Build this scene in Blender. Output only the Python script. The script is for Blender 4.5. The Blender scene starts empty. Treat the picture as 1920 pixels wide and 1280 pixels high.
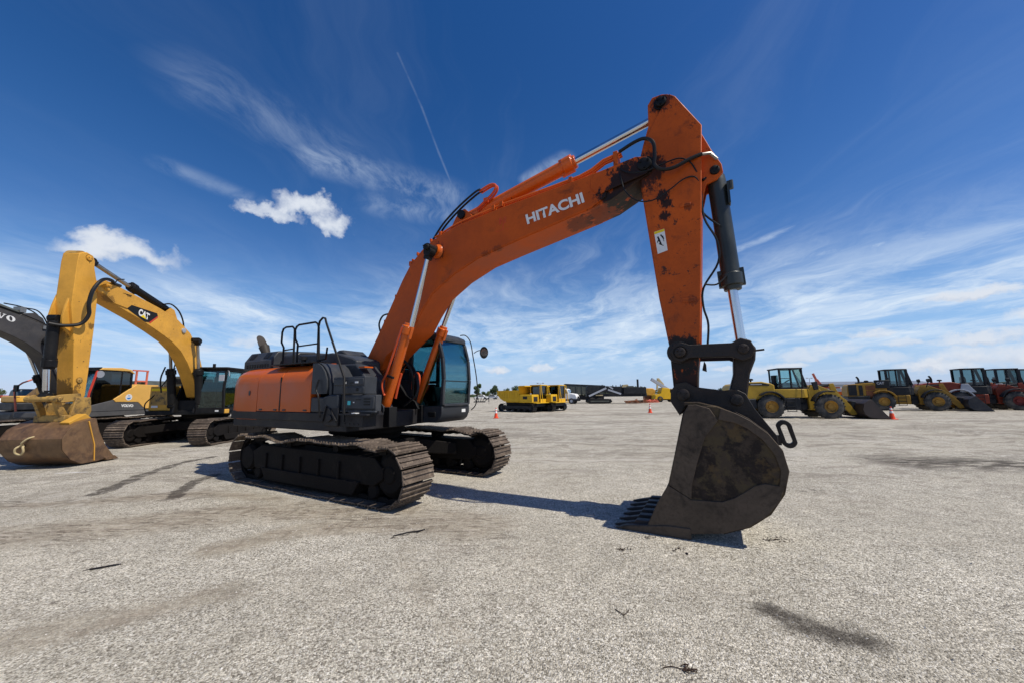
import bpy, bmesh, math, random
from mathutils import Vector, Matrix, Euler
R = math.radians
rnd = random.Random(7)
S = bpy.context.scene
COL = S.collection
# ------------------------------------------------------------------ camera, world, sun, exposure
PITCH = math.atan(97/693.)
cam_d = bpy.data.cameras.new('camera'); cam = bpy.data.objects.new('camera', cam_d); COL.objects.link(cam)
cam_d.sensor_width = 36; cam_d.lens = 693/1920*36; cam_d.clip_end = 6000; cam_d.clip_start = .05
cam.matrix_world = Matrix.Translation((0, 0, 1.73)) @ (Euler((math.pi/2+PITCH, 0, 0)).to_matrix() @ Matrix.Rotation(R(-.6), 3, 'Z')).to_4x4()
S.camera = cam
S.view_settings.view_transform = 'Standard'; S.view_settings.look = 'None'
S.view_settings.exposure = 0; S.view_settings.gamma = 1
SUN_AZ, SUN_EL = R(-25.5), R(55.8)                     # azimuth counted from +x towards +y
sun_dir = Vector((math.cos(SUN_AZ)*math.cos(SUN_EL), math.sin(SUN_AZ)*math.cos(SUN_EL), math.sin(SUN_EL)))
sd = bpy.data.lights.new('sun', 'SUN'); sd.energy = 4.6; sd.angle = R(.5); sd.color = (1, .94, .83)
so = bpy.data.objects.new('sun', sd); COL.objects.link(so); so.rotation_euler = sun_dir.to_track_quat('Z', 'Y').to_euler()

class NT:
    """small helper for writing node trees"""
    def __init__(s, t): s.t = t; s.N = t.nodes; s.L = t.links
    def put(s, inp, v):
        if isinstance(v, bpy.types.NodeSocket): s.L.new(v, inp)
        elif isinstance(v, (int, float)) and hasattr(inp.default_value, '__len__'): inp.default_value = (v,)*len(inp.default_value)
        elif hasattr(v, '__len__') and hasattr(inp.default_value, '__len__') and len(v) == 3 and len(inp.default_value) == 4: inp.default_value = (*v, 1)
        else: inp.default_value = v
    def m(s, op, a, b=None, c=None, clamp=False):
        n = s.N.new('ShaderNodeMath'); n.operation = op; n.use_clamp = clamp
        for i, x in enumerate((a, b, c)):
            if x is not None: s.put(n.inputs[i], x)
        return n.outputs[0]
    def v(s, op, a, b=None, c=None, scale=None):
        n = s.N.new('ShaderNodeVectorMath'); n.operation = op
        for i, x in enumerate((a, b, c)):
            if x is not None: s.put(n.inputs[i], x)
        if scale is not None: s.put(n.inputs['Scale'], scale)
        return n.outputs['Value'] if op in ('DOT_PRODUCT', 'LENGTH', 'DISTANCE') else n.outputs[0]
    def noise(s, vec, scale, detail=4, rough=.55, dist=0, col=False, lac=2):
        n = s.N.new('ShaderNodeTexNoise'); s.put(n.inputs['Vector'], vec)
        n.inputs['Scale'].default_value = scale; n.inputs['Detail'].default_value = detail
        n.inputs['Roughness'].default_value = rough; n.inputs['Distortion'].default_value = dist; n.inputs['Lacunarity'].default_value = lac
        return n.outputs['Color' if col else 'Fac']
    def ramp(s, x, a, b, lo=0., hi=1., smooth=True):
        n = s.N.new('ShaderNodeMapRange'); n.interpolation_type = 'SMOOTHSTEP' if smooth else 'LINEAR'
        s.put(n.inputs[0], x); n.inputs[1].default_value = a; n.inputs[2].default_value = b
        n.inputs[3].default_value = lo; n.inputs[4].default_value = hi
        return n.outputs[0]
    def mix(s, f, a, b, mode='MIX'):
        n = s.N.new('ShaderNodeMix'); n.data_type = 'RGBA'; n.blend_type = mode
        s.put(n.inputs[0], f); s.put(n.inputs[6], a); s.put(n.inputs[7], b)
        return n.outputs[2]
    def map(s, vec, loc=(0, 0, 0), rot=(0, 0, 0), sc=(1, 1, 1)):
        n = s.N.new('ShaderNodeMapping'); s.put(n.inputs[0], vec)
        n.inputs[1].default_value = loc; n.inputs[2].default_value = rot; n.inputs[3].default_value = sc
        return n.outputs[0]

w = bpy.data.worlds.new('World'); S.world = w; w.use_nodes = True
T = NT(w.node_tree); bg = T.N['Background']
sky = T.N.new('ShaderNodeTexSky'); sky.sky_type = 'NISHITA'; sky.sun_disc = False
sky.sun_elevation = SUN_EL; sky.sun_rotation = math.pi/2-SUN_AZ
sky.air_density = 1.0; sky.dust_density = .35; sky.ozone_density = 4.0; sky.altitude = 0
geo = T.N.new('ShaderNodeTexCoord'); d = T.v('NORMALIZE', geo.outputs['Generated'])
sep = T.N.new('ShaderNodeSeparateXYZ'); T.L.new(d, sep.inputs[0]); dz = sep.outputs[2]
hs = T.N.new('ShaderNodeHueSaturation'); T.L.new(sky.outputs[0], hs.inputs['Color'])
hs.inputs['Saturation'].default_value = 1.32; hs.inputs['Value'].default_value = 1.0; hs.inputs['Hue'].default_value = .497
skyc = T.mix(1.0, T.mix(1.0, hs.outputs[0], (1.26, .98, 1.20), 'MULTIPLY'), T.mix(T.ramp(dz, .72, .25), (1, 1, 1), (1.38, 1.24, 1.12)), 'MULTIPLY')
# cirrus: the cloud sheet is a plane high above, so its streaks run together towards the horizon
zz = T.m('MAXIMUM', dz, .02)
den = T.m('ADD', zz, .07)
comb = T.N.new('ShaderNodeCombineXYZ')
T.L.new(T.m('DIVIDE', sep.outputs[0], den), comb.inputs[0]); T.L.new(T.m('DIVIDE', sep.outputs[1], den), comb.inputs[1])
q = comb.outputs[0]
warp = T.v('SCALE', T.v('SUBTRACT', T.noise(q, 1.1, 3, .5, col=True), (.5, .5, .5)), scale=.8)
qw = T.v('ADD', q, warp)
c1 = T.noise(T.map(qw, rot=(0, 0, R(-12)), sc=(2.3, .42, 1)), 1.0, 9, .62, .35)
c2 = T.noise(T.map(qw, loc=(4, 9, 0), rot=(0, 0, R(24)), sc=(1.3, .45, 1)), 1.3, 10, .66, .5)
big = T.noise(T.map(q, loc=(2.2, 5.1, 0), sc=(.42, .33, 1)), 1.0, 2, .5)
cir = T.m('MULTIPLY', T.ramp(c1, .46, .80), T.ramp(big, .36, .62))
cir2 = T.m('MULTIPLY', T.ramp(c2, .47, .76), T.ramp(dz, .46, .14, 0, 1))
band = T.m('MULTIPLY', T.ramp(dz, .03, .12), T.ramp(dz, .37, .17))
veil = T.m('MULTIPLY', T.ramp(T.noise(T.map(qw, sc=(1.2, .8, 1)), .9, 9, .68, .4), .36, .66), band)
def streak(p0, p1, wd, fade):
    """a soft line in the plane of the cloud sheet"""
    a = Vector((*p0, 0)); b = Vector((*p1, 0)); ba = b-a
    pa = T.v('SUBTRACT', T.v('ADD', q, T.v('SCALE', warp, scale=.12)), tuple(a))
    h = T.m('DIVIDE', T.v('DOT_PRODUCT', pa, tuple(ba)), ba.length_squared, clamp=True)
    dist = T.v('LENGTH', T.v('SUBTRACT', pa, T.v('SCALE', tuple(ba), scale=h)))
    return T.m('MULTIPLY', T.ramp(dist, wd, 0), fade)
def line(p0, p1, wd, fade):
    a = Vector((*p0, 0)); b = Vector((*p1, 0)); ba = b-a; pa = T.v('SUBTRACT', q, tuple(a))
    h = T.m('DIVIDE', T.v('DOT_PRODUCT', pa, tuple(ba)), ba.length_squared, clamp=True)
    return T.m('MULTIPLY', T.ramp(T.v('LENGTH', T.v('SUBTRACT', pa, T.v('SCALE', tuple(ba), scale=h))), wd, 0), fade)
def pl(x, y, z): return (x/(z+.07), y/(z+.07))
fil = T.ramp(T.noise(T.map(qw, rot=(0, 0, R(30)), sc=(5, 2.2, 1)), 1.0, 9, .68), .34, .70)
st = [streak(pl(-.551, .616, .563), pl(-.32, .801, .506), .20, .20), streak(pl(-.42, .75, .515), pl(-.168, .859, .483), .17, .46), streak(pl(-.643, .636, .427), pl(-.548, .73, .409),   .09, .26),
      streak(pl(-.30, .84, .452), pl(-.12, .885, .449), .18, .34), streak(pl(.05, .85, .52), pl(.133, .821, .555), .06, .5), streak(pl(.50, .81, .31), pl(.586, .738, .335), .07, .6), streak(pl(.57, .773, .278), pl(.799, .546, .252), .10, .6)]
stm = st[0]
for x in st[1:]: stm = T.m('MAXIMUM', stm, x)
stm = T.m('MULTIPLY', stm, fil)
con = T.m('MULTIPLY', T.ramp(T.noise(q, 14, 4, .6), .3, .6, .25, .75), T.m('MAXIMUM', line(pl(-.231, .676, .70), pl(-.197, .746, .636), .006, .11), T.m('MAXIMUM', line(pl(-.197, .746, .636), pl(-.17, .805, .568), .006, .15), T.m('MAXIMUM', line(pl(-.17, .805, .568), pl(-.132, .867, .48), .007, .15), line(pl(-.079, .945, .319), pl(-.067, .96, .272), .014, .35)))))
cirrus = T.m('ADD', T.m('ADD', T.m('MULTIPLY', cir, .55), T.m('MULTIPLY', cir2, .62)), T.m('MULTIPLY', veil, .78), clamp=True)
cirrus = T.m('MULTIPLY', cirrus, T.ramp(dz, .56, .22, .13, 1))
clear = T.m('MULTIPLY', T.ramp(T.v('DOT_PRODUCT', d, (-.8, .6, 0)), .72, .88), T.ramp(dz, .17, .27))
cirrus = T.m('MULTIPLY', cirrus, T.m('SUBTRACT', 1.0, T.m('MULTIPLY', clear, .85)))
cirrus = T.m('MAXIMUM', T.m('MAXIMUM', cirrus, stm), con, clamp=True)
cirrus = T.m('MULTIPLY', cirrus, T.ramp(dz, .0, .08, .35, 1))
# cumulus puffs: direction, half width, half height, amount
cn = T.noise(d, 13, 8, .58, .2, col=True); cnf = T.v('SUBTRACT', cn, (.5, .5, .5))
cn2 = T.v('SUBTRACT', T.noise(d, 40, 6, .62, .2, col=True), (.5, .5, .5)); tex = T.ramp(T.noise(d, 24, 7, .62), .26, .58, .55, 1); cum = None; under = None
for (c, sx, sy, am) in [((-.462, .785, .415), .060, .034, 1.0), ((-.525, .757, .392), .062, .020, .8), ((-.415, .815, .392), .034, .030, .9), ((-.488, .765, .425), .022, .026, .7), ((-.72, .641, .262), .085, .030, .95), ((-.041, .997, .062), .034, .012, .9),
        ((.078, .995, .066), .036, .012, .95), ((.777, .61, .157), .06, .012, .9), ((.70, .71, .105), .035, .010, .8), ((.83, .55, .115), .05, .014, .8), ((.73, .68, .085), .03, .009, .7), ((.60, .80, .052), .035, .008, .8), ((.50, .866, .050), .03, .007, .6), ((.786, .613, .082), .06, .018, .8), ((.80, .6, .050), .085, .022, .95), ((.753, .657, .040), .055, .016, .9),
        ((.66, .75, .083), .05, .014, .45), ((.614, .785, .070), .045, .018, .55), ((-.577, .809, .112), .035, .022, .6), ((.70, .71, .06), .05, .014, .5), ((-.66, .75, .10), .05, .012, .45), ((.45, .89, .06), .05, .010, .4),
        ((.56, .83, .045), .06, .012, .6), ((-.80, .59, .09), .04, .01, .3), ((.84, .54, .10), .06, .03, .8)]:
    c = Vector(c).normalized(); rt = c.cross(Vector((0, 0, 1))).normalized(); up = rt.cross(c)
    dd = T.v('ADD', d, T.v('SCALE', cnf, scale=60*sy**1.75) if sy > .021 else T.v('SCALE', cn2, scale=2.6*sy))
    a = T.m('DIVIDE', T.v('DOT_PRODUCT', dd, tuple(rt)), sx); b0 = T.m('SUBTRACT', T.v('DOT_PRODUCT', dd, tuple(up)), 0)
    b = T.m('DIVIDE', b0, sy); b = T.m('MULTIPLY', b, T.m('ADD', 1.0, T.m('MULTIPLY', T.m('LESS_THAN', b, 0), .5)))
    r2 = T.m('ADD', T.m('MULTIPLY', a, a), T.m('MULTIPLY', b, b))
    facing = T.m('GREATER_THAN', T.v('DOT_PRODUCT', d, tuple(c)), .5)
    mk = T.m('MULTIPLY', T.m('MULTIPLY', T.m('MULTIPLY', T.ramp(r2, 1.45, .10), tex), min(am*1.15, 1)), facing)
    un = T.m('MULTIPLY', mk, T.ramp(b, .1, -.9))
    cum = mk if cum is None else T.m('MAXIMUM', cum, mk); under = un if under is None else T.m('MAXIMUM', under, un)
col = T.mix(T.ramp(dz, .34, .0, 0, .62), skyc, (3.4, 7.5, 12.0))
col = T.mix(T.m('MULTIPLY', cirrus, .95), col, (8.3, 9.7, 11.4))
col = T.mix(cum, col, T.mix(T.m('MULTIPLY', under, .6), (8.8, 9.4, 10.4), (5.6, 6.6, 8.4)))
T.L.new(col, bg.inputs[0]); bg.inputs[1].default_value = .083

# ------------------------------------------------------------------ geometry helpers
def tag(o, label=None, cat=None, group=None, kind=None):
    if label: o['label'] = label
    if cat: o['category'] = cat
    if group: o['group'] = group
    if kind: o['kind'] = kind
    return o
def thing(name, label, cat, loc=(0, 0, 0), deg=0, group=None):
    o = bpy.data.objects.new(name, None); COL.objects.link(o); o.location = loc; o.rotation_euler = (0, 0, R(deg)); o.empty_display_size = .3
    return tag(o, label, cat, group)
def copy_tree(o, parent=None):
    c = o.copy(); COL.objects.link(c); c.parent = parent
    for ch in list(o.children): copy_tree(ch, c)
    return c
class MB:
    def __init__(s): s.V = []; s.F = []
    def add(s, vs, fs):
        n = len(s.V); s.V += [tuple(v) for v in vs]; s.F += [tuple(i+n for i in f) for f in fs]; return s
    def box(s, x0, x1, y0, y1, z0, z1):
        return s.add([(x, y, z) for x in (x0, x1) for y in (y0, y1) for z in (z0, z1)], [(0, 1, 3, 2), (4, 6, 7, 5), (0, 4, 5, 1), (2, 3, 7, 6), (0, 2, 6, 4), (1, 5, 7, 3)])
    def prism(s, pts, v0, v1):                       # outline in (x, z), thickness along y
        n = len(pts); return s.add([(a, v0, b) for a, b in pts]+[(a, v1, b) for a, b in pts], [tuple(range(n)), tuple(range(2*n-1, n-1, -1))]+[(i, (i+1) % n, n+(i+1) % n, n+i) for i in range(n)])
    def plan(s, pts, z0, z1):                        # outline in (x, y), thickness along z
        n = len(pts); return s.add([(a, b, z0) for a, b in pts]+[(a, b, z1) for a, b in pts], [tuple(range(n)), tuple(range(2*n-1, n-1, -1))]+[(i, (i+1) % n, n+(i+1) % n, n+i) for i in range(n)])
    def prismx(s, pts, x0, x1):                      # outline in (y, z), thickness along x
        n = len(pts); return s.add([(x0, a, b) for a, b in pts]+[(x1, a, b) for a, b in pts], [tuple(range(n)), tuple(range(2*n-1, n-1, -1))]+[(i, (i+1) % n, n+(i+1) % n, n+i) for i in range(n)])
    def loft(s, rings, caps=True):
        n = len(rings[0]); b = len(s.V); vs = [p for r in rings for p in r]; fs = []
        for k in range(len(rings)-1):
            fs += [(k*n+i, k*n+(i+1) % n, (k+1)*n+(i+1) % n, (k+1)*n+i) for i in range(n)]
        if caps: fs += [tuple(range(n)), tuple(range(len(vs)-1, len(vs)-1-n, -1))]
        return s.add(vs, fs)
    def cyl(s, p0, p1, r0, r1=None, n=20):
        p0 = Vector(p0); p1 = Vector(p1); r1 = r0 if r1 is None else r1; ax = (p1-p0).normalized()
        a = ax.orthogonal().normalized(); b = ax.cross(a)
        ring = lambda p, r: [p+(a*math.cos(2*math.pi*i/n)+b*math.sin(2*math.pi*i/n))*r for i in range(n)]
        return s.loft([ring(p0, r0), ring(p1, r1)])
    def lathe(s, c, ax, prof, n=28):                 # prof: (distance along axis, radius)
        c = Vector(c); ax = Vector(ax).normalized(); a = ax.orthogonal().normalized(); b = ax.cross(a)
        return s.loft([[c+ax*t+(a*math.cos(2*math.pi*i/n)+b*math.sin(2*math.pi*i/n))*max(r, .001) for i in range(n)] for t, r in prof])
    def tube(s, pts, r, n=8, smooth=True, closed=False):
        P = [Vector(p) for p in pts]
        if smooth and len(P) > 2:
            Q = []; m = len(P)
            for i in range(m if closed else m-1):
                p0, p1, p2, p3 = (P[(i-1) % m], P[i], P[(i+1) % m], P[(i+2) % m]) if closed else (P[max(i-1, 0)], P[i], P[i+1], P[min(i+2, m-1)])
                for k in range(5):
                    t = k/5; Q.append(.5*((2*p1)+(p2-p0)*t+(2*p0-5*p1+4*p2-p3)*t*t+(3*p1-p0-3*p2+p3)*t**3))
            if not closed: Q.append(P[-1])
            P = Q
        m = len(P); rings = []; prev = None
        for i in range(m):
            if closed: tn = (P[(i+1) % m]-P[i-1]).normalized()
            else: tn = (P[min(i+1, m-1)]-P[max(i-1, 0)]).normalized()
            a = tn.orthogonal().normalized() if prev is None else (prev-tn*prev.dot(tn)).normalized()
            prev = a; b = tn.cross(a)
            rings.append([P[i]+(a*math.cos(2*math.pi*j/n)+b*math.sin(2*math.pi*j/n))*r for j in range(n)])
        if closed: rings.append(rings[0])
        return s.loft(rings, not closed)
    def beam(s, p0, p1, wd, h, side=(0, 1, 0)):      # rectangular bar; wd along 'side'
        p0 = Vector(p0); p1 = Vector(p1); ax = (p1-p0).normalized(); sd_ = Vector(side); sd_ = (sd_-ax*sd_.dot(ax)).normalized(); up = ax.cross(sd_)
        ring = lambda p: [p+sd_*wd/2*i+up*h/2*j for i, j in ((-1, -1), (1, -1), (1, 1), (-1, 1))]
        return s.loft([ring(p0), ring(p1)])
    def build(s, name, mat, parent=None, bevel=0, seg=2, label=None, ang=32, weld=True):
        me = bpy.data.meshes.new(name); bm = bmesh.new()
        vs = [bm.verts.new(v) for v in s.V]
        for f in s.F:
            try: bm.faces.new([vs[i] for i in f])
            except ValueError: pass
        bmesh.ops.recalc_face_normals(bm, faces=bm.faces)
        for f in bm.faces: f.smooth = True
        bm.to_mesh(me); bm.free(); me.set_sharp_from_angle(angle=R(ang))
        me.materials.append(mat)
        o = bpy.data.objects.new(name, me); COL.objects.link(o); o.parent = parent
        if bevel:
            md = o.modifiers.new('bevel', 'BEVEL'); md.width = bevel; md.segments = seg; md.limit_method = 'ANGLE'; md.angle_limit = R(40); md.harden_normals = False
        if label: o['label'] = label
        return o
def text_part(body, bl, br, tl, parent, mat, name='lettering', bold=.02, nrm=(0, -1, 0), thick=.004):
    """real letters fitted to the parallelogram bottom-left, bottom-right, top-left"""
    cu = bpy.data.curves.new(name, 'FONT'); cu.body = body; cu.offset = bold; cu.resolution_u = 6
    o = bpy.data.objects.new(name, cu); COL.objects.link(o); bpy.context.view_layer.update()
    me = bpy.data.meshes.new_from_object(o.evaluated_get(bpy.context.evaluated_depsgraph_get()))
    bpy.data.objects.remove(o)
    xs = [v.co.x for v in me.vertices]; ys = [v.co.y for v in me.vertices]; x0, x1, y0, y1 = min(xs), max(xs), min(ys), max(ys)
    bl, br, tl, nrm = map(Vector, (bl, br, tl, nrm))
    for v in me.vertices:
        v.co = bl+(br-bl)*((v.co.x-x0)/(x1-x0))+(tl-bl)*((v.co.y-y0)/(y1-y0))+nrm*thick
    me.materials.clear(); me.materials.append(mat)
    n = bpy.data.objects.new(name, me); COL.objects.link(n); n.parent = parent
    return n

# ------------------------------------------------------------------ materials
def new_mat(name):
    m = bpy.data.materials.new(name); m.use_nodes = True; t = NT(m.node_tree); b = t.N['Principled BSDF']
    tc = t.N.new('ShaderNodeTexCoord'); return m, t, b, tc.outputs['Object']
def paint(name, base, rough=.4, metal=0, var=.18, grime=None, gamt=0., gscale=3., spots=(), chips=0., chipcol=(.03, .02, .015), streaks=0., bump=.0, coat=0., fine=0., dust=0.):
    m, t, b, P = new_mat(name)
    n1 = t.noise(P, 1.7, 5, .6); n2 = t.noise(P, 23, 4, .6)
    c = t.mix(t.ramp(n1, .3, .75), tuple(x*(1-var) for x in base), tuple(min(x*(1+var), 1) for x in base))
    if fine: c = t.mix(t.m('MULTIPLY', t.ramp(n2, .45, .7), fine), c, tuple(x*.45 for x in base))
    g = grime or (.035, .026, .02)
    rr = rough
    if gamt:
        gm = t.m('MULTIPLY', t.ramp(t.noise(P, gscale, 8, .68, .4), .62-gamt*.28, .80-gamt*.20), min(1, .45+gamt))
        c = t.mix(gm, c, g)
    if streaks:
        sv = t.ramp(t.noise(t.map(P, sc=(7, 7, .5)), 1.6, 6, .6), .55, .78)
        c = t.mix(t.m('MULTIPLY', sv, streaks), c, g)
    if chips:
        cm = t.m('MULTIPLY', t.ramp(t.noise(P, 9, 10, .72), .66-.05*chips, .70-.05*chips), t.ramp(t.noise(P, 1.3, 2, .5), .42, .6))
        c = t.mix(t.m('MULTIPLY', cm, .9), c, chipcol)
    for (x, y, z, r, a) in spots:                      # grease and soot round a pin, where it is on the machine
        ds = t.m('DIVIDE', t.v('DISTANCE', P, (x, y, z)), r)
        sp = t.m('ADD', t.m('MULTIPLY', t.m('SUBTRACT', 1.0, ds), .42), t.noise(t.map(P, sc=(1, 1, .7)), 7.5, 9, .74)) if r >= .3 else t.m('ADD', t.m('MULTIPLY', t.m('SUBTRACT', 1.0, ds), .36), t.noise(t.map(P, sc=(1.5, 1.5, .55)), 19, 9, .80))
        c = t.mix(t.m('MULTIPLY', t.ramp(sp, .56, .64), a), c, (.012, .010, .009))
    if dust:
        c = t.mix(t.m('MULTIPLY', t.ramp(t.noise(P, 2.6, 7, .65), .4, .75), dust), c, (.30, .26, .21))
    t.put(b.inputs['Base Color'], c)
    t.put(b.inputs['Roughness'], t.ramp(n1, .25, .8, max(rough-.08, .03), min(rough+.16, 1)))
    b.inputs['Metallic'].default_value = metal
    if not metal: b.inputs['Specular IOR Level'].default_value = .2
    if coat: b.inputs['Coat Weight'].default_value = coat; b.inputs['Coat Roughness'].default_value = .12
    if bump:
        bn = t.N.new('ShaderNodeBump'); bn.inputs['Strength'].default_value = bump; bn.inputs['Distance'].default_value = .012
        t.L.new(t.m('ADD', n2, t.noise(P, 5, 5, .6)), bn.inputs['Height']); t.L.new(bn.outputs[0], b.inputs['Normal'])
    return m
def glass(name, tint=(.42, .62, .62), refl=.10):
    m, t, b, P = new_mat(name); t.N.remove(b); out = t.N['Material Output']
    tr = t.N.new('ShaderNodeBsdfTransparent'); tr.inputs[0].default_value = (*tint, 1)
    gl = t.N.new('ShaderNodeBsdfGlossy'); gl.inputs[0].default_value = (.9, .95, .95, 1); gl.inputs[1].default_value = .03
    lw = t.N.new('ShaderNodeLayerWeight'); lw.inputs[0].default_value = .25
    mx = t.N.new('ShaderNodeMixShader'); t.L.new(t.m('ADD', t.m('MULTIPLY', lw.outputs['Fresnel'], .7), refl*.4, clamp=True), mx.inputs[0])
    t.L.new(tr.outputs[0], mx.inputs[1]); t.L.new(gl.outputs[0], mx.inputs[2]); t.L.new(mx.outputs[0], out.inputs[0]); return m
def plain(name, c, rough=.6, metal=0): return paint(name, c, rough, metal, var=.1)

ORANGE = (.49, .083, .008)
M = {}
M['orange_boom'] = paint('orange_paint_boom', ORANGE, .42, var=.14, gamt=.22, gscale=2.3, grime=(.10, .032, .012), chips=.6, bump=.12, fine=.10, spots=[(5.95, -.3, 4.75, .62, .97), (6.0, .3, 4.7, .6, .95), (5.5, 0, 4.55, .5, .55), (2.17, -.33, 4.5, .22, .85), (5.0, .0, 4.52, .32, .6), (3.55, -.33, 4.27, .14, .5), (3.3, -.33, 4.22, .12, .5), (.45, -.3, 2.1, .35, .9)])
M['orange_arm'] = paint('orange_paint_arm', (.49, .086, .009), .45, var=.16, gamt=.30, gscale=3.2, grime=(.09, .026, .012), chips=1.6, streaks=.28, bump=.16, fine=.15, spots=[(6.12, -.27, 5.02, .36, .9), (6.42, -.27, 2.22, .36, .97), (6.45, 0, 1.75, .75, .96), (6.4, -.27, 6.04, .2, .8), (6.34, -.27, 4.55, .12, .95), (6.37, -.27, 4.42, .10, .95), (6.34, -.27, 4.24, .10, .95), (6.62, -.27, 2.95, .1, .5), (6.66, -.27, 4.30, .08, .6)])
M['orange'] = paint('orange_paint_panels', (.53, .100, .010), .36, var=.07, gamt=.05, coat=.12, bump=.02, dust=.0)
M['orange_cyl'] = paint('orange_paint_cylinder', (.60, .11, .010), .34, var=.1, gamt=.12, chips=.4, bump=.04, coat=.3)
M['red_pipe'] = paint('orange_pipe', (.60, .09, .03), .4, var=.1)
M['dark'] = paint('charcoal_paint', (.036, .040, .047), .42, var=.18, gamt=.1, grime=(.045, .04, .034), dust=.09, bump=.05)
M['darker'] = paint('black_paint', (.008, .008, .009), .5, var=.25, dust=.03, bump=.05)
M['deck'] = paint('grimy_deck_steel', (.015, .015, .018), .5, var=.3, gamt=.3, grime=(.035, .026, .02), bump=.15, dust=.05)
M['black'] = plain('black_rubber', (.012, .012, .012), .45)
M['hose'] = plain('rubber_hose', (.014, .014, .015), .35)
M['chrome'] = paint('chromed_rod', (.62, .64, .66), .16, 1, var=.04)
M['steel'] = paint('bare_steel', (.33, .31, .28), .4, .8, var=.25)
M['shoe'] = paint('worn_track_shoes', (.14, .108, .083), .62, .0, var=.35, gamt=.45, gscale=9, grime=(.28, .22, .165), bump=.6, fine=.7)
M['frame'] = paint('muddy_track_frame', (.0075, .0058, .005), .8, 0, var=.35, gamt=.3, grime=(.018, .013, .011), bump=.5)
M['bucket_old'] = paint('muddy_bucket_steel', (.072, .056, .034), .66, 0, var=.3, gamt=.75, gscale=1.9, grime=(.013, .010, .009), bump=.5, fine=.3, dust=.06, streaks=.2)
M['bucket_pale'] = paint('scraped_bucket_steel', (.092, .068, .049), .6, 0, var=.25, gamt=.42, gscale=2.6, grime=(.018, .014, .011), bump=.4, fine=.5)
def bucket_mat():
    m, t, b, P = new_mat('mud_patched_bucket_steel')
    n = t.noise(P, 2.3, 7, .62, .3); n2 = t.noise(P, 7, 8, .7)
    c = t.mix(t.ramp(n, .485, .545), (.014, .009, .007), (.075, .054, .026)); c = t.mix(t.ramp(n2, .45, .62), c, tuple(x for x in (.055, .038, .026)))
    c = t.mix(t.m('MULTIPLY', t.ramp(t.noise(P, 3.1, 6, .65), .56, .62), .6), c, (.11, .068, .026)); c = t.mix(t.m('MULTIPLY', t.ramp(n, .40, .47), t.ramp(n2, .5, .3)), c, (.03, .02, .017))
    t.put(b.inputs['Base Color'], c); b.inputs['Roughness'].default_value = .62; b.inputs['Specular IOR Level'].default_value = .22
    bn = t.N.new('ShaderNodeBump'); bn.inputs['Strength'].default_value = .5; bn.inputs['Distance'].default_value = .01; t.L.new(t.m('ADD', n2, n), bn.inputs['Height']); t.L.new(bn.outputs[0], b.inputs['Normal'])
    return m
M['bucket'] = bucket_mat()
M['link'] = paint('greasy_link_steel', (.018, .011, .008), .5, .2, var=.35, gamt=.5, gscale=4, grime=(.008, .006, .005), bump=.5)
M['bkcyl'] = paint('dark_green_grey_cylinder', (.030, .036, .034), .38, .2, var=.25, gamt=.25, grime=(.02, .018, .015), bump=.1)
M['glass'] = glass('cab_glass', (.47, .67, .70))
M['glass_dark'] = glass('dark_cab_glass', (.10, .15, .16), .16)
M['glass_teal'] = glass('loader_cab_glass', (.55, .76, .76))
M['glass_far'] = glass('far_loader_glass', (.36, .50, .52))
M['white'] = paint('white_paint', (.74, .74, .72), .5, var=.05)
M['seat'] = plain('black_seat', (.02, .02, .022), .8)
M['cyan'] = plain('cyan_sticker', (.10, .62, .66), .5)
M['mirror'] = paint('mirror_glass', (.55, .57, .6), .1, .9, var=.05)
M['brown_grey'] = plain('exhaust_steel', (.05, .042, .035), .55)
M['cat'] = paint('yellow_paint_weathered', (.66, .335, .050), .42, var=.13, gamt=.24, gscale=2.6, grime=(.26, .13, .035), chips=.7, streaks=.22, bump=.1, fine=.1, spots=[(5.5, -.25, 3.3, .5, .55), (5.55, 0, 1.9, .4, .7), (5.3, .25, 3.7, .12, .7), (5.0, .3, 4.5, .25, .6)])
M['catplain'] = paint('yellow_paint_machine', (.62, .33, .05), .42, var=.12, gamt=.15, grime=(.2, .11, .03), bump=.05, dust=.1)
M['catdirty'] = paint('yellow_paint_greasy', (.42, .25, .06), .55, .1, var=.3, gamt=.6, gscale=5, grime=(.06, .045, .028), bump=.4, chips=1)
M['catbucket'] = paint('rusty_brown_bucket', (.21, .118, .055), .40, .15, var=.35, gamt=.7, gscale=1.7, grime=(.075, .040, .022), bump=.12, fine=.35, dust=.06, streaks=.45)
M['volvo'] = paint('pale_yellow_paint', (.74, .42, .10), .4, var=.06, gamt=.08, grime=(.3, .18, .06))
M['volvogrey'] = paint('mid_grey_paint', (.085, .085, .088), .5, var=.1, dust=.15)
M['volvoboom'] = paint('charcoal_boom_paint', (.055, .053, .055), .5, var=.14, gamt=.1, dust=.12, bump=.08)
M['red'] = paint('red_paint', (.52, .05, .03), .45, var=.1)
M['pink'] = paint('faded_orange_red_paint', (.62, .16, .10), .5, var=.1)
M['yellow'] = plain('bright_yellow', (.85, .62, .02), .5)
M['tyre'] = paint('dusty_tyre_rubber', (.040, .042, .044), .85, var=.3, dust=.35, bump=.4)
M['rim'] = paint('worn_yellow_rim', (.40, .22, .045), .55, var=.25, gamt=.4, grime=(.12, .07, .03))
M['redrim'] = paint('worn_red_rim', (.20, .035, .03), .6, var=.25, gamt=.3)
M['kom'] = paint('mustard_paint', (.40, .25, .03), .42, var=.12, gamt=.15, grime=(.2, .13, .03), dust=.05)
M['ldark'] = paint('dark_loader_paint', (.016, .018, .022), .5, var=.2, dust=.06)
M['catlo'] = paint('dull_yellow_loader_paint', (.34, .19, .032), .5, var=.16, gamt=.3, grime=(.14, .08, .03))
M['rusty'] = paint('rusty_loader_panel', (.20, .075, .035), .6, var=.3, gamt=.3)
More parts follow.
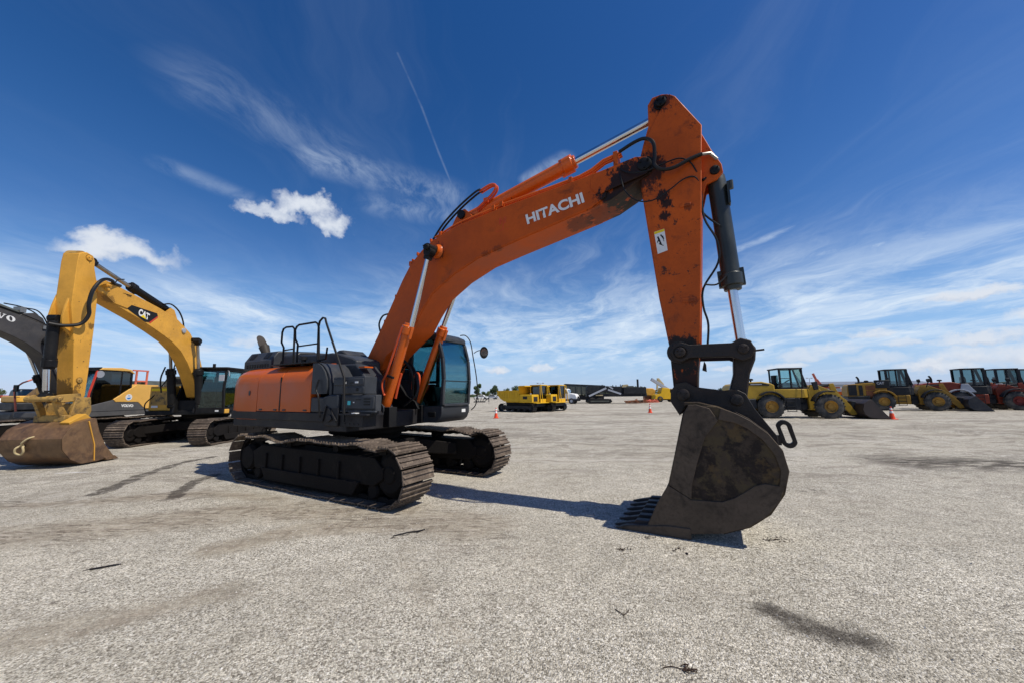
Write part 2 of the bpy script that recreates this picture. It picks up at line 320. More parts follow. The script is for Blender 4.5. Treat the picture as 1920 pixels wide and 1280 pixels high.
M['lbucket'] = paint('dark_worn_bucket', (.045, .033, .030), .6, .2, var=.3, gamt=.3, bump=.3)
M['bbucket'] = paint('blue_black_bucket', (.022, .025, .032), .6, .2, var=.3, dust=.12, bump=.2)
M['lred'] = paint('red_orange_loader_paint', (.23, .042, .022), .45, var=.12, gamt=.15)
M['silver'] = paint('silver_panel', (.36, .38, .42), .45, .1, var=.06)
M['orangelo'] = paint('orange_loader_paint', (.28, .055, .018), .45, var=.12, gamt=.15)
M['dump'] = paint('golden_yellow_paint', (.66, .39, .02), .42, var=.08)
M['conew'] = plain('cone_white', (.82, .80, .78), .6)
M['coneo'] = paint('cone_orange_red', (.80, .085, .035), .55, var=.1)
M['grn'] = paint('dull_green_grey_paint', (.075, .085, .075), .6, var=.2, dust=.2)
M['beige'] = paint('beige_paint', (.50, .40, .22), .6, var=.15)

# ------------------------------------------------------------------ ground
def ground():
    m, t, b, P0 = new_mat('crushed_shell_gravel')
    g = t.N.new('ShaderNodeNewGeometry'); P = g.outputs['Position']
    wv = t.v('SCALE', t.v('SUBTRACT', t.noise(P, 1.6, 5, .62, col=True), (.5, .5, .5)), scale=1.0)
    wf = t.v('SCALE', t.v('SUBTRACT', t.noise(P, 7, 5, .65, col=True), (.5, .5, .5)), scale=.4)
    def seg(a, b_, wd, soft=.5, wp=.35):
        a = Vector((*a, 0)); b_ = Vector((*b_, 0)); ba = b_-a
        pa = t.v('SUBTRACT', t.v('ADD', P, t.v('ADD', t.v('SCALE', wv, scale=wp), t.v('SCALE', wf, scale=wp))), tuple(a))
        h = t.m('DIVIDE', t.v('DOT_PRODUCT', pa, tuple(ba)), ba.length_squared, clamp=True)
        return t.ramp(t.v('LENGTH', t.v('SUBTRACT', pa, t.v('SCALE', tuple(ba), scale=h))), wd, wd*(1-soft))
    def path(pts, wd, soft=.5, wp=.35):
        r = None
        for i in range(len(pts)-1):
            x = seg(pts[i], pts[i+1], wd, soft, wp); r = x if r is None else t.m('MAXIMUM', r, x)
        return r
    vor = t.N.new('ShaderNodeTexVoronoi'); vor.inputs['Scale'].default_value = 92; t.L.new(P, vor.inputs['Vector'])
    vor2 = t.N.new('ShaderNodeTexVoronoi'); vor2.inputs['Scale'].default_value = 82; t.L.new(P, vor2.inputs['Vector'])
    s1 = t.N.new('ShaderNodeSeparateColor'); t.L.new(vor.outputs['Color'], s1.inputs[0])
    s2 = t.N.new('ShaderNodeSeparateColor'); t.L.new(vor2.outputs['Color'], s2.inputs[0])
    big = t.noise(P, .16, 5, .6); mid = t.noise(P, .9, 6, .65); rough_area = t.ramp(t.noise(P, .34, 4, .55), .36, .62)
    # packed sandy strips where machines have turned
    smooth = t.m('MAXIMUM', path([(-10, 6.3), (-8.29, 6.27), (-7.3, 6.53), (-5.6, 7.0), (-4, 6.6)], .35, .9), t.m('MAXIMUM', t.m('MAXIMUM', t.m('MULTIPLY', path([(-5.2, 1.9), (-3.27, 3.15), (-2.63, 3.55)], .34, .95, .6), .75), path([(-9.5, 3.9), (-5.44, 5.3), (-3.8, 6.0), (-2.3, 5.9), (-.6, 5.2)], .75, .8)),
                 t.m('MAXIMUM', t.m('MULTIPLY', path([(-1.3, 4.5), (-.85, 3.6), (-.40, 2.9)], .17, .98, .7), .32), path([(-3.4, 4.5), (-2.7, 5.2), (-.9, 5.3)], .40, .8))))
    tone = t.mix(t.ramp(big, .3, .72), (.350, .310, .236), (.430, .388, .305))
    tone = t.mix(t.m('MULTIPLY', t.ramp(mid, .48, .74), .55), tone, (.245, .205, .155))
    # stones: cell colours from dark grey to near white
    stone = t.mix(s1.outputs[0], (.080, .068, .050), (.84, .78, .65))
    stone = t.mix(t.ramp(s2.outputs[1], .80, .95), stone, (.84, .80, .71))
    amt = t.m('MULTIPLY', t.m('SUBTRACT', .80, t.m('MULTIPLY', rough_area, .22)), t.m('SUBTRACT', 1.0, t.m('MULTIPLY', smooth, .75)))
    c = t.mix(amt, tone, stone)
    smooth = t.m('MULTIPLY', smooth, t.ramp(t.noise(P, 2.2, 7, .7), .30, .58))
    c = t.mix(t.m('MULTIPLY', smooth, .50), c, (.385, .328, .252))
    rut = t.ramp(t.noise(t.map(P, rot=(0, 0, R(-16)), sc=(1.1, 9, 1)), 1.0, 8, .68, .5), .47, .62)
    c = t.mix(t.m('MULTIPLY', t.m('MULTIPLY', smooth, rut), .60), c, (.215, .172, .128))
    tread = t.ramp(t.noise(t.map(P, rot=(0, 0, R(-28)), sc=(11, 1.5, 1)), 1.0, 4, .6, .3), .50, .60)
    c = t.mix(t.m('MULTIPLY', t.m('MULTIPLY', t.m('MULTIPLY', smooth, tread), t.ramp(t.noise(P, 1.1, 3, .5), .42, .55)), .50), c, (.19, .155, .115))
    mott = t.ramp(t.noise(P, 3.4, 7, .72), .32, .70, .80, 1.13, smooth=False)
    mott = t.m('MULTIPLY', mott, t.m('MULTIPLY', t.ramp(t.noise(P, 30, 3, .6), .30, .70, .76, 1.24, smooth=False), t.ramp(t.noise(P, 11, 4, .6), .3, .7, .88, 1.12, smooth=False)))
    mott = t.m('MULTIPLY', mott, t.ramp(t.noise(P, .45, 5, .6), .3, .7, .88, 1.10, smooth=False))
    vs_ = t.N.new('ShaderNodeVectorMath'); vs_.operation = 'SCALE'; t.L.new(c, vs_.inputs[0]); t.L.new(mott, vs_.inputs['Scale']); c = vs_.outputs[0]
    # far yard: worn lanes running across
    PW = t.v('ADD', P, t.v('SCALE', t.v('SUBTRACT', t.noise(P, .12, 4, .6, col=True), (.5, .5, .5)), scale=9.0))
    lanes = t.ramp(t.noise(t.map(PW, rot=(0, 0, R(9)), sc=(.07, .42, 1)), 1.0, 9, .72, .8), .48, .60)
    dist = t.v('LENGTH', P)
    c = t.mix(t.m('MULTIPLY', t.m('MULTIPLY', lanes, t.ramp(dist, 6, 14)), .55), c, (.19, .165, .132))
    pale = t.ramp(t.noise(t.map(PW, loc=(8, 2, 0), rot=(0, 0, R(-14)), sc=(.10, .9, 1)), 1.0, 9, .74, .8), .53, .61)
    c = t.mix(t.m('MULTIPLY', t.m('MULTIPLY', pale, t.ramp(dist, 5, 10)), .40), c, (.58, .54, .47))
    lanes2 = t.ramp(t.noise(t.map(PW, loc=(3, 7, 0), rot=(0, 0, R(-16)), sc=(.2, 1.3, 1)), 1.0, 9, .74, .8), .51, .60)
    c = t.mix(t.m('MULTIPLY', t.m('MULTIPLY', lanes2, t.ramp(dist, 5, 11)), .5), c, (.185, .158, .128))
    turn = t.ramp(t.noise(t.map(P, rot=(0, 0, R(-28)), sc=(.25, 2.6, 1)), 1.0, 7, .68, .7), .56, .75)
    c = t.mix(t.m('MULTIPLY', turn, .42), c, (.20, .165, .125))
    # scuffs at the edge of turning tracks
    scf = t.m('MULTIPLY', t.ramp(t.noise(t.map(P, rot=(0, 0, R(-14)), sc=(2.4, 8.0, 1)), 1.0, 8, .7, .6), .60, .68), t.ramp(t.noise(P, .5, 3, .5), .47, .60))
    c = t.mix(t.m('MULTIPLY', scf, .72), c, (.085, .068, .053))
    zone = t.m('MAXIMUM', path([(-9.5, 3.9), (-5.44, 5.3), (-3.8, 6.0), (-1.5, 5.7), (-.6, 5.0)], 1.1, .8), path([(-10, 6.3), (-7.3, 6.53), (-5.6, 6.9)], .6, .8))
    crumb = t.ramp(t.noise(t.map(P, rot=(0, 0, R(-18)), sc=(2.2, 9.5, 1)), 1.0, 9, .76, 1.2), .525, .585)
    c = t.mix(t.m('MULTIPLY', t.m('MULTIPLY', zone, crumb), .72), c, (.095, .074, .056))
    ridge = t.ramp(t.noise(t.map(P, rot=(0, 0, R(-22)), sc=(5, 17, 1)), 1.0, 6, .7, .8), .53, .61)
    c = t.mix(t.m('MULTIPLY', t.m('MULTIPLY', zone, ridge), .45), c, (.60, .54, .45))
    deb = t.ramp(t.noise(P, 5.5, 8, .78, .6), .665, .69)
    c = t.mix(t.m('MULTIPLY', deb, .75), c, (.075, .055, .042))
    # wet trails and oil, each with a shape of its own
    wet = t.m('MAXIMUM', path([(-8.76, 11.1), (-8.81, 10.06), (-8.46, 8.92), (-7.94, 7.77), (-7.59, 7.04)], .16, .35, .5), path([(-6.7, 8.6), (-6.51, 7.8), (-5.89, 6.7)], .15, .3, .5))
    wet = t.m('MAXIMUM', wet, t.m('MAXIMUM', path([(-3.13, 4.47), (-2.8, 4.51)], .028, .5, .25), path([(-4.33, 4.05), (-4.12, 4.14)], .05, .5, .2)))
    wet = t.m('MAXIMUM', wet, t.m('MAXIMUM', path([(-1.5, 4.83), (-1.13, 5.07)], .035, .5, .4), path([(.98, 2.47), (1.14, 2.51)], .02, .5, .25)))
    wet = t.m('MAXIMUM', wet, t.m('MAXIMUM', path([(2.95, 4.6), (3.2, 4.62)], .03, .5, .3), path([(1.35, 3.98), (1.5, 4.0)], .03, .5, .3)))
    wet = t.m('MULTIPLY', wet, t.ramp(t.noise(P, 4.2, 8, .74, .5), .36, .52, .25, 1))
    c = t.mix(t.m('MULTIPLY', wet, .80), c, (.052, .043, .036))
    oil = t.m('MAXIMUM', path([(2.02, 3.22), (2.16, 3.05), (2.40, 2.86)], .17, .8, .22), path([(2.15, 3.02), (2.42, 2.86)], .24, .95, .35))
    c = t.mix(t.m('MULTIPLY', t.m('MULTIPLY', oil, t.ramp(t.noise(P, 9, 6, .7), .25, .55, .45, 1)), .85), c, (.040, .033, .027))
    pat = t.m('MULTIPLY', path([(9.6, 9.2), (11.0, 8.9), (14, 8.2)], 1.5, .9, .8), t.ramp(t.noise(t.map(P, rot=(0, 0, R(-20)), sc=(1, 2.2, 1)), 1.6, 8, .74), .38, .54))
    pat = t.m('MAXIMUM', pat, t.m('MULTIPLY', path([(3.9, 7.2), (5.2, 6.8)], .35, .9, .6), t.ramp(t.noise(P, 5, 6, .7), .47, .62)))
    c = t.mix(t.m('MULTIPLY', pat, .88), c, (.062, .052, .042))
    spill = path([(-10.66, 8.97), (-10.11, 9.06)], .06, .6, .2)
    c = t.mix(t.m('MULTIPLY', spill, .75), c, (.75, .74, .72))
    t.put(b.inputs['Base Color'], c); b.inputs['Roughness'].default_value = .95; b.inputs['Specular IOR Level'].default_value = .15
    h = t.m('ADD', t.m('MULTIPLY', t.m('SUBTRACT', 1.0, vor.outputs['Distance']), .9), t.m('MULTIPLY', mid, .6))
    h = t.m('ADD', h, t.m('MULTIPLY', t.m('SUBTRACT', 1.0, vor2.outputs['Distance']), .7))
    bn = t.N.new('ShaderNodeBump'); bn.inputs['Strength'].default_value = .8; bn.inputs['Distance'].default_value = .012
    t.L.new(h, bn.inputs['Height']); t.L.new(bn.outputs[0], b.inputs['Normal'])
    mb = MB(); xs = [-3000, -400, -60, -12, -6, 6, 12, 60, 400, 3000]
    mb.add([(x, y+1500, 0) for x in xs for y in (-3000, 3000)], [(2*i, 2*i+2, 2*i+3, 2*i+1) for i in range(len(xs)-1)])
    tag(mb.build('ground', m), kind='structure')
    # loose stones lying on the yard near by
    sm = MB(); r = random.Random(3)
    for i in range(5200):
        a = r.uniform(R(28), R(152)); dd = 1.2+6.2*r.random()**.9; x, y = dd*math.cos(a), dd*math.sin(a); s_ = r.uniform(.004, .0105)*(1.5 if r.random() < .06 else 1)
        k = [(x+s_*r.uniform(.6, 1.2)*math.cos(j*2.09+a*9), y+s_*r.uniform(.6, 1.2)*math.sin(j*2.09+a*9), -.001) for j in range(3)]
        sm.add(k+[(x+r.uniform(-.3, .3)*s_, y+r.uniform(-.3, .3)*s_, s_*r.uniform(.5, 1.0))], [(0, 1, 3), (1, 2, 3), (2, 0, 3)])
    pm, t2, b2, P2 = new_mat('loose_stone'); wn = t2.N.new('ShaderNodeTexWhiteNoise'); t2.L.new(t2.v('SNAP', P2, (.03, .03, 1)), wn.inputs['Vector'])
    t2.put(b2.inputs['Base Color'], t2.mix(wn.outputs[0], (.20, .175, .15), (.68, .64, .58))); b2.inputs['Roughness'].default_value = .9
    tag(sm.build('gravel', pm, ang=10), 'pale loose stones and shell fragments strewn over the yard in the foreground', 'gravel', kind='stuff')
ground()

# ------------------------------------------------------------------ tracked undercarriage
def belt_line(ua, ub, r, zc, hump):
    """closed centre line of a sagging track, points and outward normals at even steps"""
    P = []
    for i in range(40): P.append((ua+(ub-ua)*i/40, zc-r))
    for i in range(25): a = -math.pi/2+math.pi*i/25; P.append((ub+r*math.cos(a), zc+r*math.sin(a)))
    for i in range(50):
        f = i/50; u = ub+(ua-ub)*f
        P.append((u, zc+r+hump*(-math.cos(f*math.pi*6)*.5-.5)*(.55+.45*math.sin(f*9+1))*(1 if .03 < f < .97 else .3)))
    for i in range(25): a = math.pi/2+math.pi*i/25; P.append((ua+r*math.cos(a), zc+r*math.sin(a)))
    return P
def along(P, n):
    L = [0]; m = len(P)
    for i in range(m): L.append(L[-1]+math.dist(P[i], P[(i+1) % m]))
    out = []
    for k in range(n):
        s_ = L[-1]*k/n; i = max(j for j in range(m) if L[j] <= s_); f = (s_-L[i])/max(L[i+1]-L[i], 1e-6)
        a, b = P[i], P[(i+1) % m]; tx, tz = b[0]-a[0], b[1]-a[1]; l = math.hypot(tx, tz) or 1
        out.append((a[0]+(b[0]-a[0])*f, a[1]+(b[1]-a[1])*f, tx/l, tz/l))
    return out, L[-1]/n
def undercarriage(root, ua=-1.83, ub=2.24, r=.45, vin=.95, vout=1.62, n=48, hump=.085, arms=True):
    zc = r+.035
    for sgn in (-1, 1):
        v0, v1 = (-vout, -vin) if sgn < 0 else (vin, vout)
        mb = MB(); pts, step = along(belt_line(ua, ub, r, zc, hump), n); rr = random.Random(5)
        for (u, z, tx, tz) in pts:
            nx, nz = tz, -tx                       # outward normal
            j = rr.uniform(-.008, .008)
            def q(a, h): return (u+tx*a+nx*(h+j), z+tz*a+nz*(h+j))
            hw = step*.5
            mb.prism([q(-hw*.97, -.012), q(hw*.80, -.012), q(hw*.80, .006), q(-hw*.97, .006)], v0+rr.uniform(-.012, .012), v1+rr.uniform(-.012, .012))
            for a in (-hw*.80, -hw*.05, hw*.62):
                mb.prism([q(a-.013, .004), q(a+.013, .004), q(a+.008, .030 if a > 0 or a < -.02 else .026), q(a-.008, .030)], v0+.01, v1-.01)
        track = mb.build('track', M['shoe'], root)
        vc = (v0+v1)/2
        for vv in (vc-.12, vc+.08):                # link chains inside the shoes
            cm = MB()
            for (u, z, tx, tz) in pts:
                nx, nz = tz, -tx
                cm.prism([(u+tx*a-nx*h, z+tz*a-nz*h) for a, h in ((-step*.48, .012), (step*.48, .012), (step*.48, .085), (0, .10), (-step*.48, .085))], vv, vv+.04)
            cm.build('link_chain', M['frame'], track)
        fm = MB(); fm.prism([(ua+.30, .30), (ub-.30, .30), (ub-.10, .42), (ub-.10, .56), (ub-.3, .74), (ua+.5, .76), (ua+.2, .62)], vc-.20, vc+.20)
        for k in range(5):
            x = ua+.7+k*.55; fm.box(x, x+.05, vc-.235 if sgn < 0 else vc-.20, vc+.20 if sgn < 0 else vc+.235, .34, .62)
        g0, g1 = (vc-.24, vc-.20) if sgn < 0 else (vc+.20, vc+.24)
        fm.prism([(ua+.75, .12), (ub-.75, .12), (ub-.6, .34), (ua+.6, .34)], g0, g1); fm.prism([(ua+.75, .12), (ub-.75, .12), (ub-.6, .34), (ua+.6, .34)], vc-.02, vc+.02)
        fm.build('track_frame', M['frame'], track, bevel=.015)
        for u_, nm, ra in ((ub, 'idler_wheel', r-.09), (ua, 'sprocket', r-.10)):
            w_ = MB()
            if nm == 'idler_wheel':
                w_.lathe((u_, vc-.16, zc), (0, 1, 0), [(-.02, .01), (-.02, .11), (0, .14), (0, ra-.10), (.04, ra-.04), (.08, ra), (.24, ra), (.28, ra-.04), (.32, ra-.10), (.32, .14), (.34, .11), (.34, .01)])
            else:
                w_.prism([(u_+(ra+(.035 if k % 2 else -.03))*math.cos(math.pi*k/21), zc+(ra+(.035 if k % 2 else -.03))*math.sin(math.pi*k/21)) for k in range(42)], vc-.03, vc+.03)
                w_.lathe((u_, vc-.20, zc), (0, 1, 0), [(0, .02), (0, .20), (.04, .26), (.32, .26), (.40, .24), (.42, .02)] if sgn > 0 else [(-.02, .02), (0, .22), (.06, .26), (.36, .26), (.40, .22), (.42, .02)])
            w_.build(nm, M['frame'], track)
        for k in range(8):
            x = ua+.36+(ub-ua-.72)*k/7
            MB().lathe((x, vc-.17, .21), (0, 1, 0), [(0, .02), (0, .10), (.03, .125), (.13, .125), (.14, .09), (.20, .09), (.21, .125), (.31, .125), (.34, .10), (.34, .02)], n=18).build('track_roller', M['frame'], track)
        for f in (.33, .67):
            x = ua+(ub-ua)*f
            MB().lathe((x, vc-.15, .80), (0, 1, 0), [(0, .02), (0, .07), (.3, .07), (.3, .02)], n=16).build('carrier_roller', M['frame'], track)
    b = MB(); uc = (ua+ub)/2
    b.lathe((0, 0, .62), (0, 0, 1), [(0, .05), (0, .62), (.30, .70), (.32, .78), (.46, .78), (.46, .05)], n=40)
    for sx in (-1, 1):
        for sy in (-1, 1):
            x0, x1 = (uc+.25*sx, uc+1.15*sx)
            a = [(x0-.30, sy*.35), (x0+.30, sy*.35), (x1+.28, sy*(vin+.12)), (x1-.28, sy*(vin+.12))]
            zt = [.82, .82, .66, .66]; zb = [.50, .50, .40, .40]
            if sy < 0: a = a[::-1]; zt = zt[::-1]; zb = zb[::-1]
            b.add([(p[0], p[1], z) for p, z in zip(a, zb)]+[(p[0], p[1], z) for p, z in zip(a, zt)], [(0, 1, 2, 3), (7, 6, 5, 4), (0, 4, 5, 1), (1, 5, 6, 2), (2, 6, 7, 3), (3, 7, 4, 0)])
    b.box(uc-.75, uc+.75, -.6, .6, .48, .80)
    b.build('car_body', M['frame'], root, bevel=.02)

def cylinder(root, p0, p1, p2, r, rr, mat, eye=.09, collar=True, rod='chrome'):
    """hydraulic cylinder: barrel p0-p1, rod to p2"""
    p0, p1, p2 = map(Vector, (p0, p1, p2)); ax = (p2-p0).normalized(); L = (p1-p0).length
    b = MB(); b.lathe(p0, ax, [(0, r*.5), (.02, r*.96), (.10, r*1.02), (.14, r), (L-.20, r), (L-.19, r*1.22), (L-.03, r*1.22), (L-.02, r*.95), (L+.03, r*.9), (L+.03, rr*.8)], n=24)
    b.cyl(p0+Vector((0, -r*.9, 0))-ax*.05, p0+Vector((0, r*.9, 0))-ax*.05, eye)
    if collar:
        side = ax.cross(Vector((0, 1, 0)))
        for s_ in (-1, 1): b.beam(p0+ax*(L-.26)+side*s_*r*1.05, p0+ax*(L-.02)+side*s_*r*1.05, .07, .07)
    c = b.build('hydraulic_cylinder', mat, root, bevel=.004)
    q_ = MB(); q_.cyl(p1-ax*.02, p2-ax*eye*.6, rr, n=20)
    q_.build('rod', M[rod], c)
    e = MB(); e.cyl(p2+Vector((0, -r*.8, 0)), p2+Vector((0, r*.8, 0)), eye*1.05); e.beam(p2-ax*eye*1.7, p2, r*1.1, eye*1.5); e.build('rod_eye', mat if mat is M['bkcyl'] else M['darker'], c, bevel=.004)
    return c
def pin(root, x, y0, y1, z, r=.10, mat='darker', name='pin'):
    b = MB(); s_ = 1 if y1 > y0 else -1
    b.lathe((x, y0, z), (0, s_, 0), [(0, .01), (0, r), (abs(y1-y0)-.05, r), (abs(y1-y0)-.05, r*.78), (abs(y1-y0)-.01, r*.72), (abs(y1-y0), r*.5), (abs(y1-y0), .01)], n=24)
    for k in range(3):
        a = 2*math.pi*k/3+.5; b.cyl((x+r*.48*math.cos(a), y1-s_*.03, z+r*.48*math.sin(a)), (x+r*.48*math.cos(a), y1+s_*.018, z+r*.48*math.sin(a)), r*.14, n=6)
    return b.build(name, M[mat], root)

# ------------------------------------------------------------------ the orange excavator
def main_excavator():
    root = thing('excavator', 'large orange excavator with charcoal cab, bucket resting on the gravel in the foreground', 'excavator', (-3.2, 8.34, 0), -28.8)
    undercarriage(root)
    # --- house
    d = MB(); d.plan([(-2.55, -1.47), (1.20, -1.47), (1.20, .0), (1.0, .5), (1.0, 1.45), (-2.55, 1.45), (-3.0, .9), (-3.0, -.9)], 1.10, 1.42)
    d.build('deck', M['deck'], root, bevel=.02)
    d = MB(); d.box(-2.62, 1.0, -1.50, -1.46, 1.26, 1.425); d.cyl((.78, -1.47, 1.33), (.78, -1.53, 1.33), .07, n=16); d.box(.64, 1.02, -1.515, -1.47, 1.20, 1.52); d.build('side_skirt', M['deck'], root, bevel=.012)
    cw = [(-1.62, -1.5), (-2.40, -1.5), (-2.62, -1.46), (-2.80, -1.34), (-3.15, -1.0), (-3.42, -.55), (-3.52, 0), (-3.42, .55), (-3.15, 1.0), (-2.80, 1.34), (-2.62, 1.46), (-2.40, 1.5), (-1.62, 1.5)]
    def ring(z, k): return [(-1.62+(x+1.62)*(1-k*.45), y*(1-k), z) for x, y in cw]
    c = MB().loft([ring(1.22, .05), ring(1.26, .01), ring(1.43, 0), ring(1.98, 0), ring(2.08, .012), ring(2.17, .036), ring(2.25, .085), ring(2.31, .155), ring(2.345, .25)]).build('counterweight', M['orange'], root, ang=25)
    MB().prism([(-1.92+.035*math.cos(k*.524), 1.80+.055*math.sin(k*.524)) for k in range(12)], -1.508, -1.49).build('lock_cover', M['dark'], c)
    prof = [(-1.30, 1.43), (-1.50, 1.43), (-1.505, 1.98), (-1.49, 2.08), (-1.45, 2.17), (-1.37, 2.255), (-1.26, 2.315), (-1.12, 2.35), (-1.00, 2.36), (-1.0, 2.30), (-1.2, 2.2), (-1.30, 2.0)]
    for a, b_ in ((-1.605, -.79), (-.77, .20)):
        p = MB().prismx(prof, a, b_).build('engine_door', M['orange'], root, bevel=.008)
    MB().box(-1.1, .25, -1.0, 1.46, 1.42, 2.33).box(-2.5, -1.1, -1.2, 1.2, 1.42, 2.3).build('engine_bay', M['dark'], root, bevel=.03)
    for x in (-1.45, -.93, -.62, .05): MB().box(x-.05, x+.05, -1.513, -1.498, 1.445, 1.475).build('door_hinge', M['dark'], root, bevel=.004)
    MB().box(-.80, -.765, -1.506, -1.49, 1.44, 2.1).build('door_seam', M['darker'], root)
    # charcoal covers in front of the doors
    fp = [(.21, 1.76), (.21, 2.33), (.34, 2.325), (.46, 2.27), (.57, 2.16), (.64, 2.02), (.66, 1.86), (.64, 1.76)]
    f = MB().prism(fp, -1.50, -.9); f.prism([(.30, 2.335), (.42, 2.32), (.55, 2.24), (.67, 2.10), (.745, 1.92), (.755, 1.74), (.69, 1.72), (.68, 1.86), (.655, 2.02), (.58, 2.17), (.47, 2.28), (.34, 2.335)], -1.47, -.85)
    f.build('front_fender', M['dark'], root, bevel=.012)
    f = MB().prism([(.21, 1.43), (.21, 1.70), (.55, 1.70), (.72, 1.745), (.99, 1.745), (.99, 1.43)], -1.50, -.8); f.build('fuel_tank_cover', M['dark'], root, bevel=.025)
    t = MB().box(.78, 1.60, -1.46, -1.20, 1.745, 2.05).box(.80, 1.58, -1.475, -1.45, 1.90, 2.02).box(1.14, 1.60, -1.475, -1.45, 1.76, 1.875).build('toolbox', M['dark'], root, bevel=.018)
    MB().box(1.245, 1.33, -1.488, -1.474, 1.935, 1.95).build('latch', M['black'], t); MB().box(1.42, 1.46, -1.49, -1.474, 1.80, 1.85).build('latch', M['black'], t)
    MB().box(1.38, 1.46, -1.482, -1.476, 1.935, 1.965).build('sticker', M['white'], t); MB().box(1.12, 1.15, -1.482, -1.476, 1.93, 1.965).build('sticker', M['white'], t)
    t = MB().box(1.03, 1.89, -1.46, -1.34, 1.44, 1.735).box(1.03, 1.92, -1.49, -1.44, 1.44, 1.475).box(1.07, 1.86, -1.475, -1.45, 1.50, 1.71).build('battery_box', M['dark'], root, bevel=.018)
    v = MB()
    for k in range(3): v.box(1.62, 1.77, -1.482, -1.474, 1.655-.045*k, 1.68-.045*k)
    v.box(1.42, 1.54, -1.482, -1.474, 1.65, 1.662).box(1.07, 1.86, -1.478, -1.470, 1.49, 1.503); v.build('vent', M['black'], t)
    MB().box(1.215, 1.285, -1.484, -1.4755, 1.565, 1.635).build('sticker', M['cyan'], t)
    MB().box(1.36, 1.385, -1.484, -1.4755, 1.60, 1.62).build('sticker', M['white'], t)
    st = MB().box(1.10, 1.80, -1.56, -1.20, 1.395, 1.425).beam((1.30, -1.5, 1.43), (1.95, -1.42, 1.45), .05, .05)
    st.box(1.05, 1.62, -1.48, -1.2, 1.20, 1.39)
    for k in range(4): st.cyl((1.18+.11*k, -1.485, 1.25), (1.18+.11*k, -1.495, 1.25), .014, n=8)
    st.lathe((.83, -1.50, 1.34), (0, -1, 0), [(0, .01), (0, .06), (.05, .055), (.05, .01)], n=16); st.beam((.70, -1.52, 1.55), (.62, -1.52, 1.28), .04, .035); st.beam((.80, -1.52, 1.5), (1.0, -1.52, 1.28), .04, .03)
    st.build('step', M['steel'] if False else M['deck'], root, bevel=.006)
    MB().box(1.44, 1.54, -1.57, -1.45, 1.427, 1.44).build('step_pad', M['white'], root)
    # hood
    h = MB(); h.prismx([(-1.16, 2.32), (-1.16, 2.52), (-1.02, 2.74), (-.1, 2.80), (-.1, 2.32)], -2.98, -1.86)
    h.build('engine_hood', M['dark'], root, bevel=.03)
    g = MB()
    for k in range(9): g.box(-2.86+k*.105, -2.79+k*.105, -1.172, -1.158, 2.37, 2.45)
    g.add([(-2.82, -1.135, 2.585), (-2.62, -1.135, 2.585), (-2.62, -1.05, 2.715), (-2.82, -1.05, 2.715)], [(0, 1, 2, 3)]).add([(-2.22, -1.135, 2.585), (-2.02, -1.135, 2.585), (-2.02, -1.05, 2.715), (-2.22, -1.05, 2.715)], [(0, 1, 2, 3)])
    g.build('grille', M['black'], root)
    h = MB(); h.prismx([(-.95, 2.3), (-.95, 2.62), (-.85, 2.70), (.2, 2.74), (.2, 2.3)], -1.80, -1.30); h.prism([(-1.26, 2.32), (-1.26, 2.62), (-.6, 2.585), (-.1, 2.60), (.12, 2.57), (.55, 2.46), (.68, 2.40), (.68, 2.2), (.3, 2.0)], -.92, .38)
    h.prism([(-.3, 2.58), (-.12, 2.67), (.0, 2.67), (.16, 2.56)], -.75, -.2); h.build('rear_hood', M['dark'], root, bevel=.03)
    MB().prism([(.24, 1.5), (.24, 2.34), (.75, 2.33), (1.05, 2.04), (1.05, 1.5)], -.98, -.50).build('fuel_tank', M['dark'], root, bevel=.03)
    MB().box(.86, 1.02, -1.0, -.80, 2.245, 2.27).build('orange_strip', M['orange_cyl'], root)
    ex = MB(); ex.cyl((-2.72, -.80, 2.70), (-2.84, -.82, 2.92), .085, .115, n=20); ex.loft([[(-2.84+.115*math.cos(a)*.9, -.82+.115*math.sin(a), 2.92-.02*math.cos(a)) for a in [2*math.pi*k/20 for k in range(20)]], [(-2.96+.07*math.cos(a), -.84+.10*math.sin(a), 3.10-.11*math.cos(a)) for a in [2*math.pi*k/20 for k in range(20)]]]); ex.build('exhaust_pipe', M['brown_grey'], root)
    # --- hand rails
    rl = [MB().tube([(-1.50, -1.10, 2.36), (-1.50, -1.10, 2.78), (-1.60, -1.10, 2.90), (-1.60, -1.10, 3.12), (-1.56, -1.10, 3.20), (-1.46, -1.10, 3.23), (-1.22, -1.10, 3.22), (-1.14, -1.10, 3.16), (-1.13, -1.10, 3.08), (-1.10, -1.10, 2.36)], .021, smooth=False).tube([(-1.50, -1.1, 2.72), (-1.12, -1.1, 2.73)], .016, smooth=False),
          MB().tube([(-.90, -1.15, 2.34), (-.90, -1.15, 2.80), (-1.0, -1.15, 2.92), (-1.03, -1.15, 3.12), (-.98, -1.15, 3.19), (-.90, -1.15, 3.22), (-.34, -1.15, 3.22), (-.26, -1.15, 3.18), (-.22, -1.15, 3.10), (-.14, -1.15, 2.34)], .021, smooth=False).tube([(-.92, -1.15, 2.76), (-.19, -1.15, 2.77)], .016, smooth=False),
          MB().tube([(.02, -1.2, 2.36), (-.12, -1.2, 2.44), (-.15, -1.2, 3.10), (-.12, -1.2, 3.21), (-.03, -1.2, 3.27), (.05, -1.2, 3.25), (.10, -1.21, 3.16), (1.12, -1.50, 2.03), (1.18, -1.54, 1.85), (1.24, -1.55, 1.28)], .021, smooth=False).tube([(-.13, -1.2, 2.42), (.14, -1.2, 2.44), (.34, -1.32, 2.63)], .018, smooth=False),
          MB().tube([(.46, -1.53, 2.02), (.44, -1.56, 1.84), (.52, -1.56, 1.70), (.56, -1.54, 1.34)], .016)]
    for r_ in rl: r_.build('handrail', M['darker'], root)
